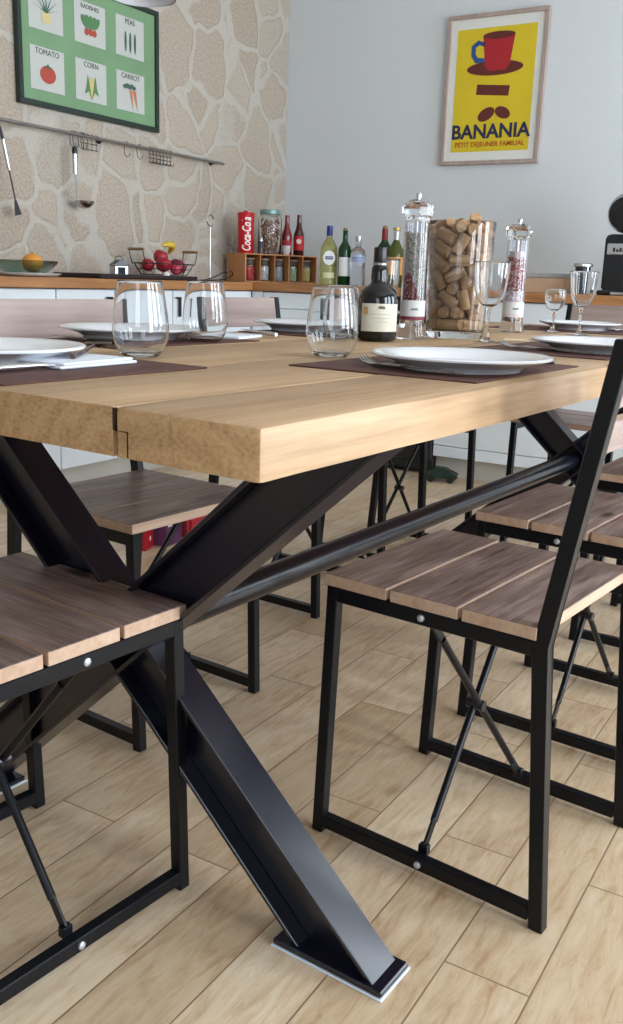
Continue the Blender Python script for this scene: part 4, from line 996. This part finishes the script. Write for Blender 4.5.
# ------------------------------------------------------------------ on the floor
tc = thing('toy_car', 'small dark green toy car on the floor by the white plinth', 'toy', (3.36, 1.24, 0), R(-75))
M_tg = mat('toy_green', (30,52,46), .25)
m = MB(); m.prism([(-.075,.018),(.075,.018),(.078,.04),(.045,.046),(.022,.066),(-.035,.068),(-.055,.048),(-.078,.042)], -.032, .032, 'y'); bmesh.ops.bevel(m.bm, geom=list(m.bm.edges), offset=.004, segments=2, affect='EDGES'); m.build('body', M_tg, tc)
for sx_ in (-1, 1):
    for sy_ in (-1, 1):
        m = MB(); m.tube([(sx_*.045, sy_*.026, .0165), (sx_*.045, sy_*.038, .0165)], .0165, 18); m.build('wheel', mat('toy_tyre', (18,18,18), .7), tc)
m = MB(); m.ball((.078, -.02, .033), .007, seg=10); m.ball((.078, .02, .033), .007, seg=10); m.build('headlights', M_chrome, tc)
rb = thing('red_carton', 'small red carton standing on the floor beyond the far chairs', 'carton', (1.66, 1.60, 0), R(20))
m = MB(); m.box(-.035, .035, -.028, .028, 0, .12, .002); m.build('body', mat('carton_red', (176,20,34), .5), rb)
m = MB(); m.box(-.006, .006, -.0292, -.0285, .03, .045); m.box(-.006, .006, -.0292, -.0285, .07, .085); m.build('print_marks', wh, rb)
rb = thing('printed_carton', 'purple and white printed carton on the floor right of the red carton', 'carton', (1.76, 1.575, 0), R(8))
m = MB(); m.box(-.05, .05, -.03, .03, 0, .13, .002); m.build('body', mat('carton_purple', (84,48,78), .5, noise=(40, .5)), rb)
m = MB(); m.box(-.042, -.018, -.0315, -.0305, .07, .105); m.box(-.042, .03, -.0315, -.0305, .118, .127); m.build('print_marks', wh, rb)
m = MB(); m.prism([(-.07,0),(.07,0),(.078,.08),(.04,.13),(0,.115),(-.04,.14),(-.075,.09)], -.04, .04, 'y'); bmesh.ops.bevel(m.bm, geom=list(m.bm.edges), offset=.012, segments=3, affect='EDGES')
tag(m.build('carrier_bag', mat('bag_red', (186,40,52), .45, noise=(12, .2), bump=(30, 1)), None, (1.90, 1.545, 0), (0,0,R(-15))), 'crumpled red bag on the floor right of the printed carton', 'bag')

# ------------------------------------------------------------------ light
def area(name, loc, rot, sx, sy, power, col):
    l = bpy.data.lights.new(name, 'AREA'); l.shape = 'RECTANGLE'; l.size = sx; l.size_y = sy; l.energy = power; l.color = col
    o = bpy.data.objects.new(name, l); C.objects.link(o); o.location = loc; o.rotation_euler = rot; return o
for i, (a, c) in enumerate(wins):
    area('window_and_fill_light', ((a+c)/2, V0-.16, (ZB+ZT)/2), (R(90), 0, 0), c-a-.1, ZT-ZB-.1, (76, 76, 95)[i], (.84, .92, 1.0))
area('window_and_fill_light', (U0-.11, (RW[0]+RW[1])/2, (RW[2]+RW[3])/2), (R(90), 0, R(-90)), 1.3, 1.3, 16, (.86, .93, 1.0))  # added fill light from behind the camera, no known source there
w = bpy.data.worlds.new('World'); bpy.context.scene.world = w; w.use_nodes = True
bgn = w.node_tree.nodes['Background']; bgn.inputs['Color'].default_value = (.72, .84, 1.0, 1); bgn.inputs['Strength'].default_value = 2.2

# ------------------------------------------------------------------ camera
F_PX = 937.94
cam = bpy.data.cameras.new('Camera'); cam.sensor_fit = 'VERTICAL'; cam.sensor_height = 24; cam.lens = F_PX*24/1024
cam.clip_start = .02
co = bpy.data.objects.new('Camera', cam); C.objects.link(co)
yaw, pitch, roll = .5996-PHI, -.2437, .0338
f = Vector((math.cos(pitch)*math.cos(yaw), math.cos(pitch)*math.sin(yaw), math.sin(pitch)))
r = Vector((math.sin(yaw), -math.cos(yaw), 0)); u = r.cross(f)
r2 = r*math.cos(roll)+u*math.sin(roll); u2 = -r*math.sin(roll)+u*math.cos(roll)
M = Matrix((r2, u2, -f)).transposed().to_4x4(); M.translation = W(-.7533*.866, -.5807*.866, .9091)
co.matrix_world = M
bpy.context.scene.camera = co
sc = bpy.context.scene
sc.view_settings.view_transform = 'Standard'; sc.view_settings.look = 'None'; sc.view_settings.gamma = 1; sc.view_settings.use_curve_mapping = False
sc.view_settings.exposure = 0.0
try:
    sc.cycles.use_denoising = True; sc.cycles.sample_clamp_indirect = 6
    sc.cycles.max_bounces = 14; sc.cycles.transmission_bounces = 14; sc.cycles.transparent_max_bounces = 14
except Exception: pass
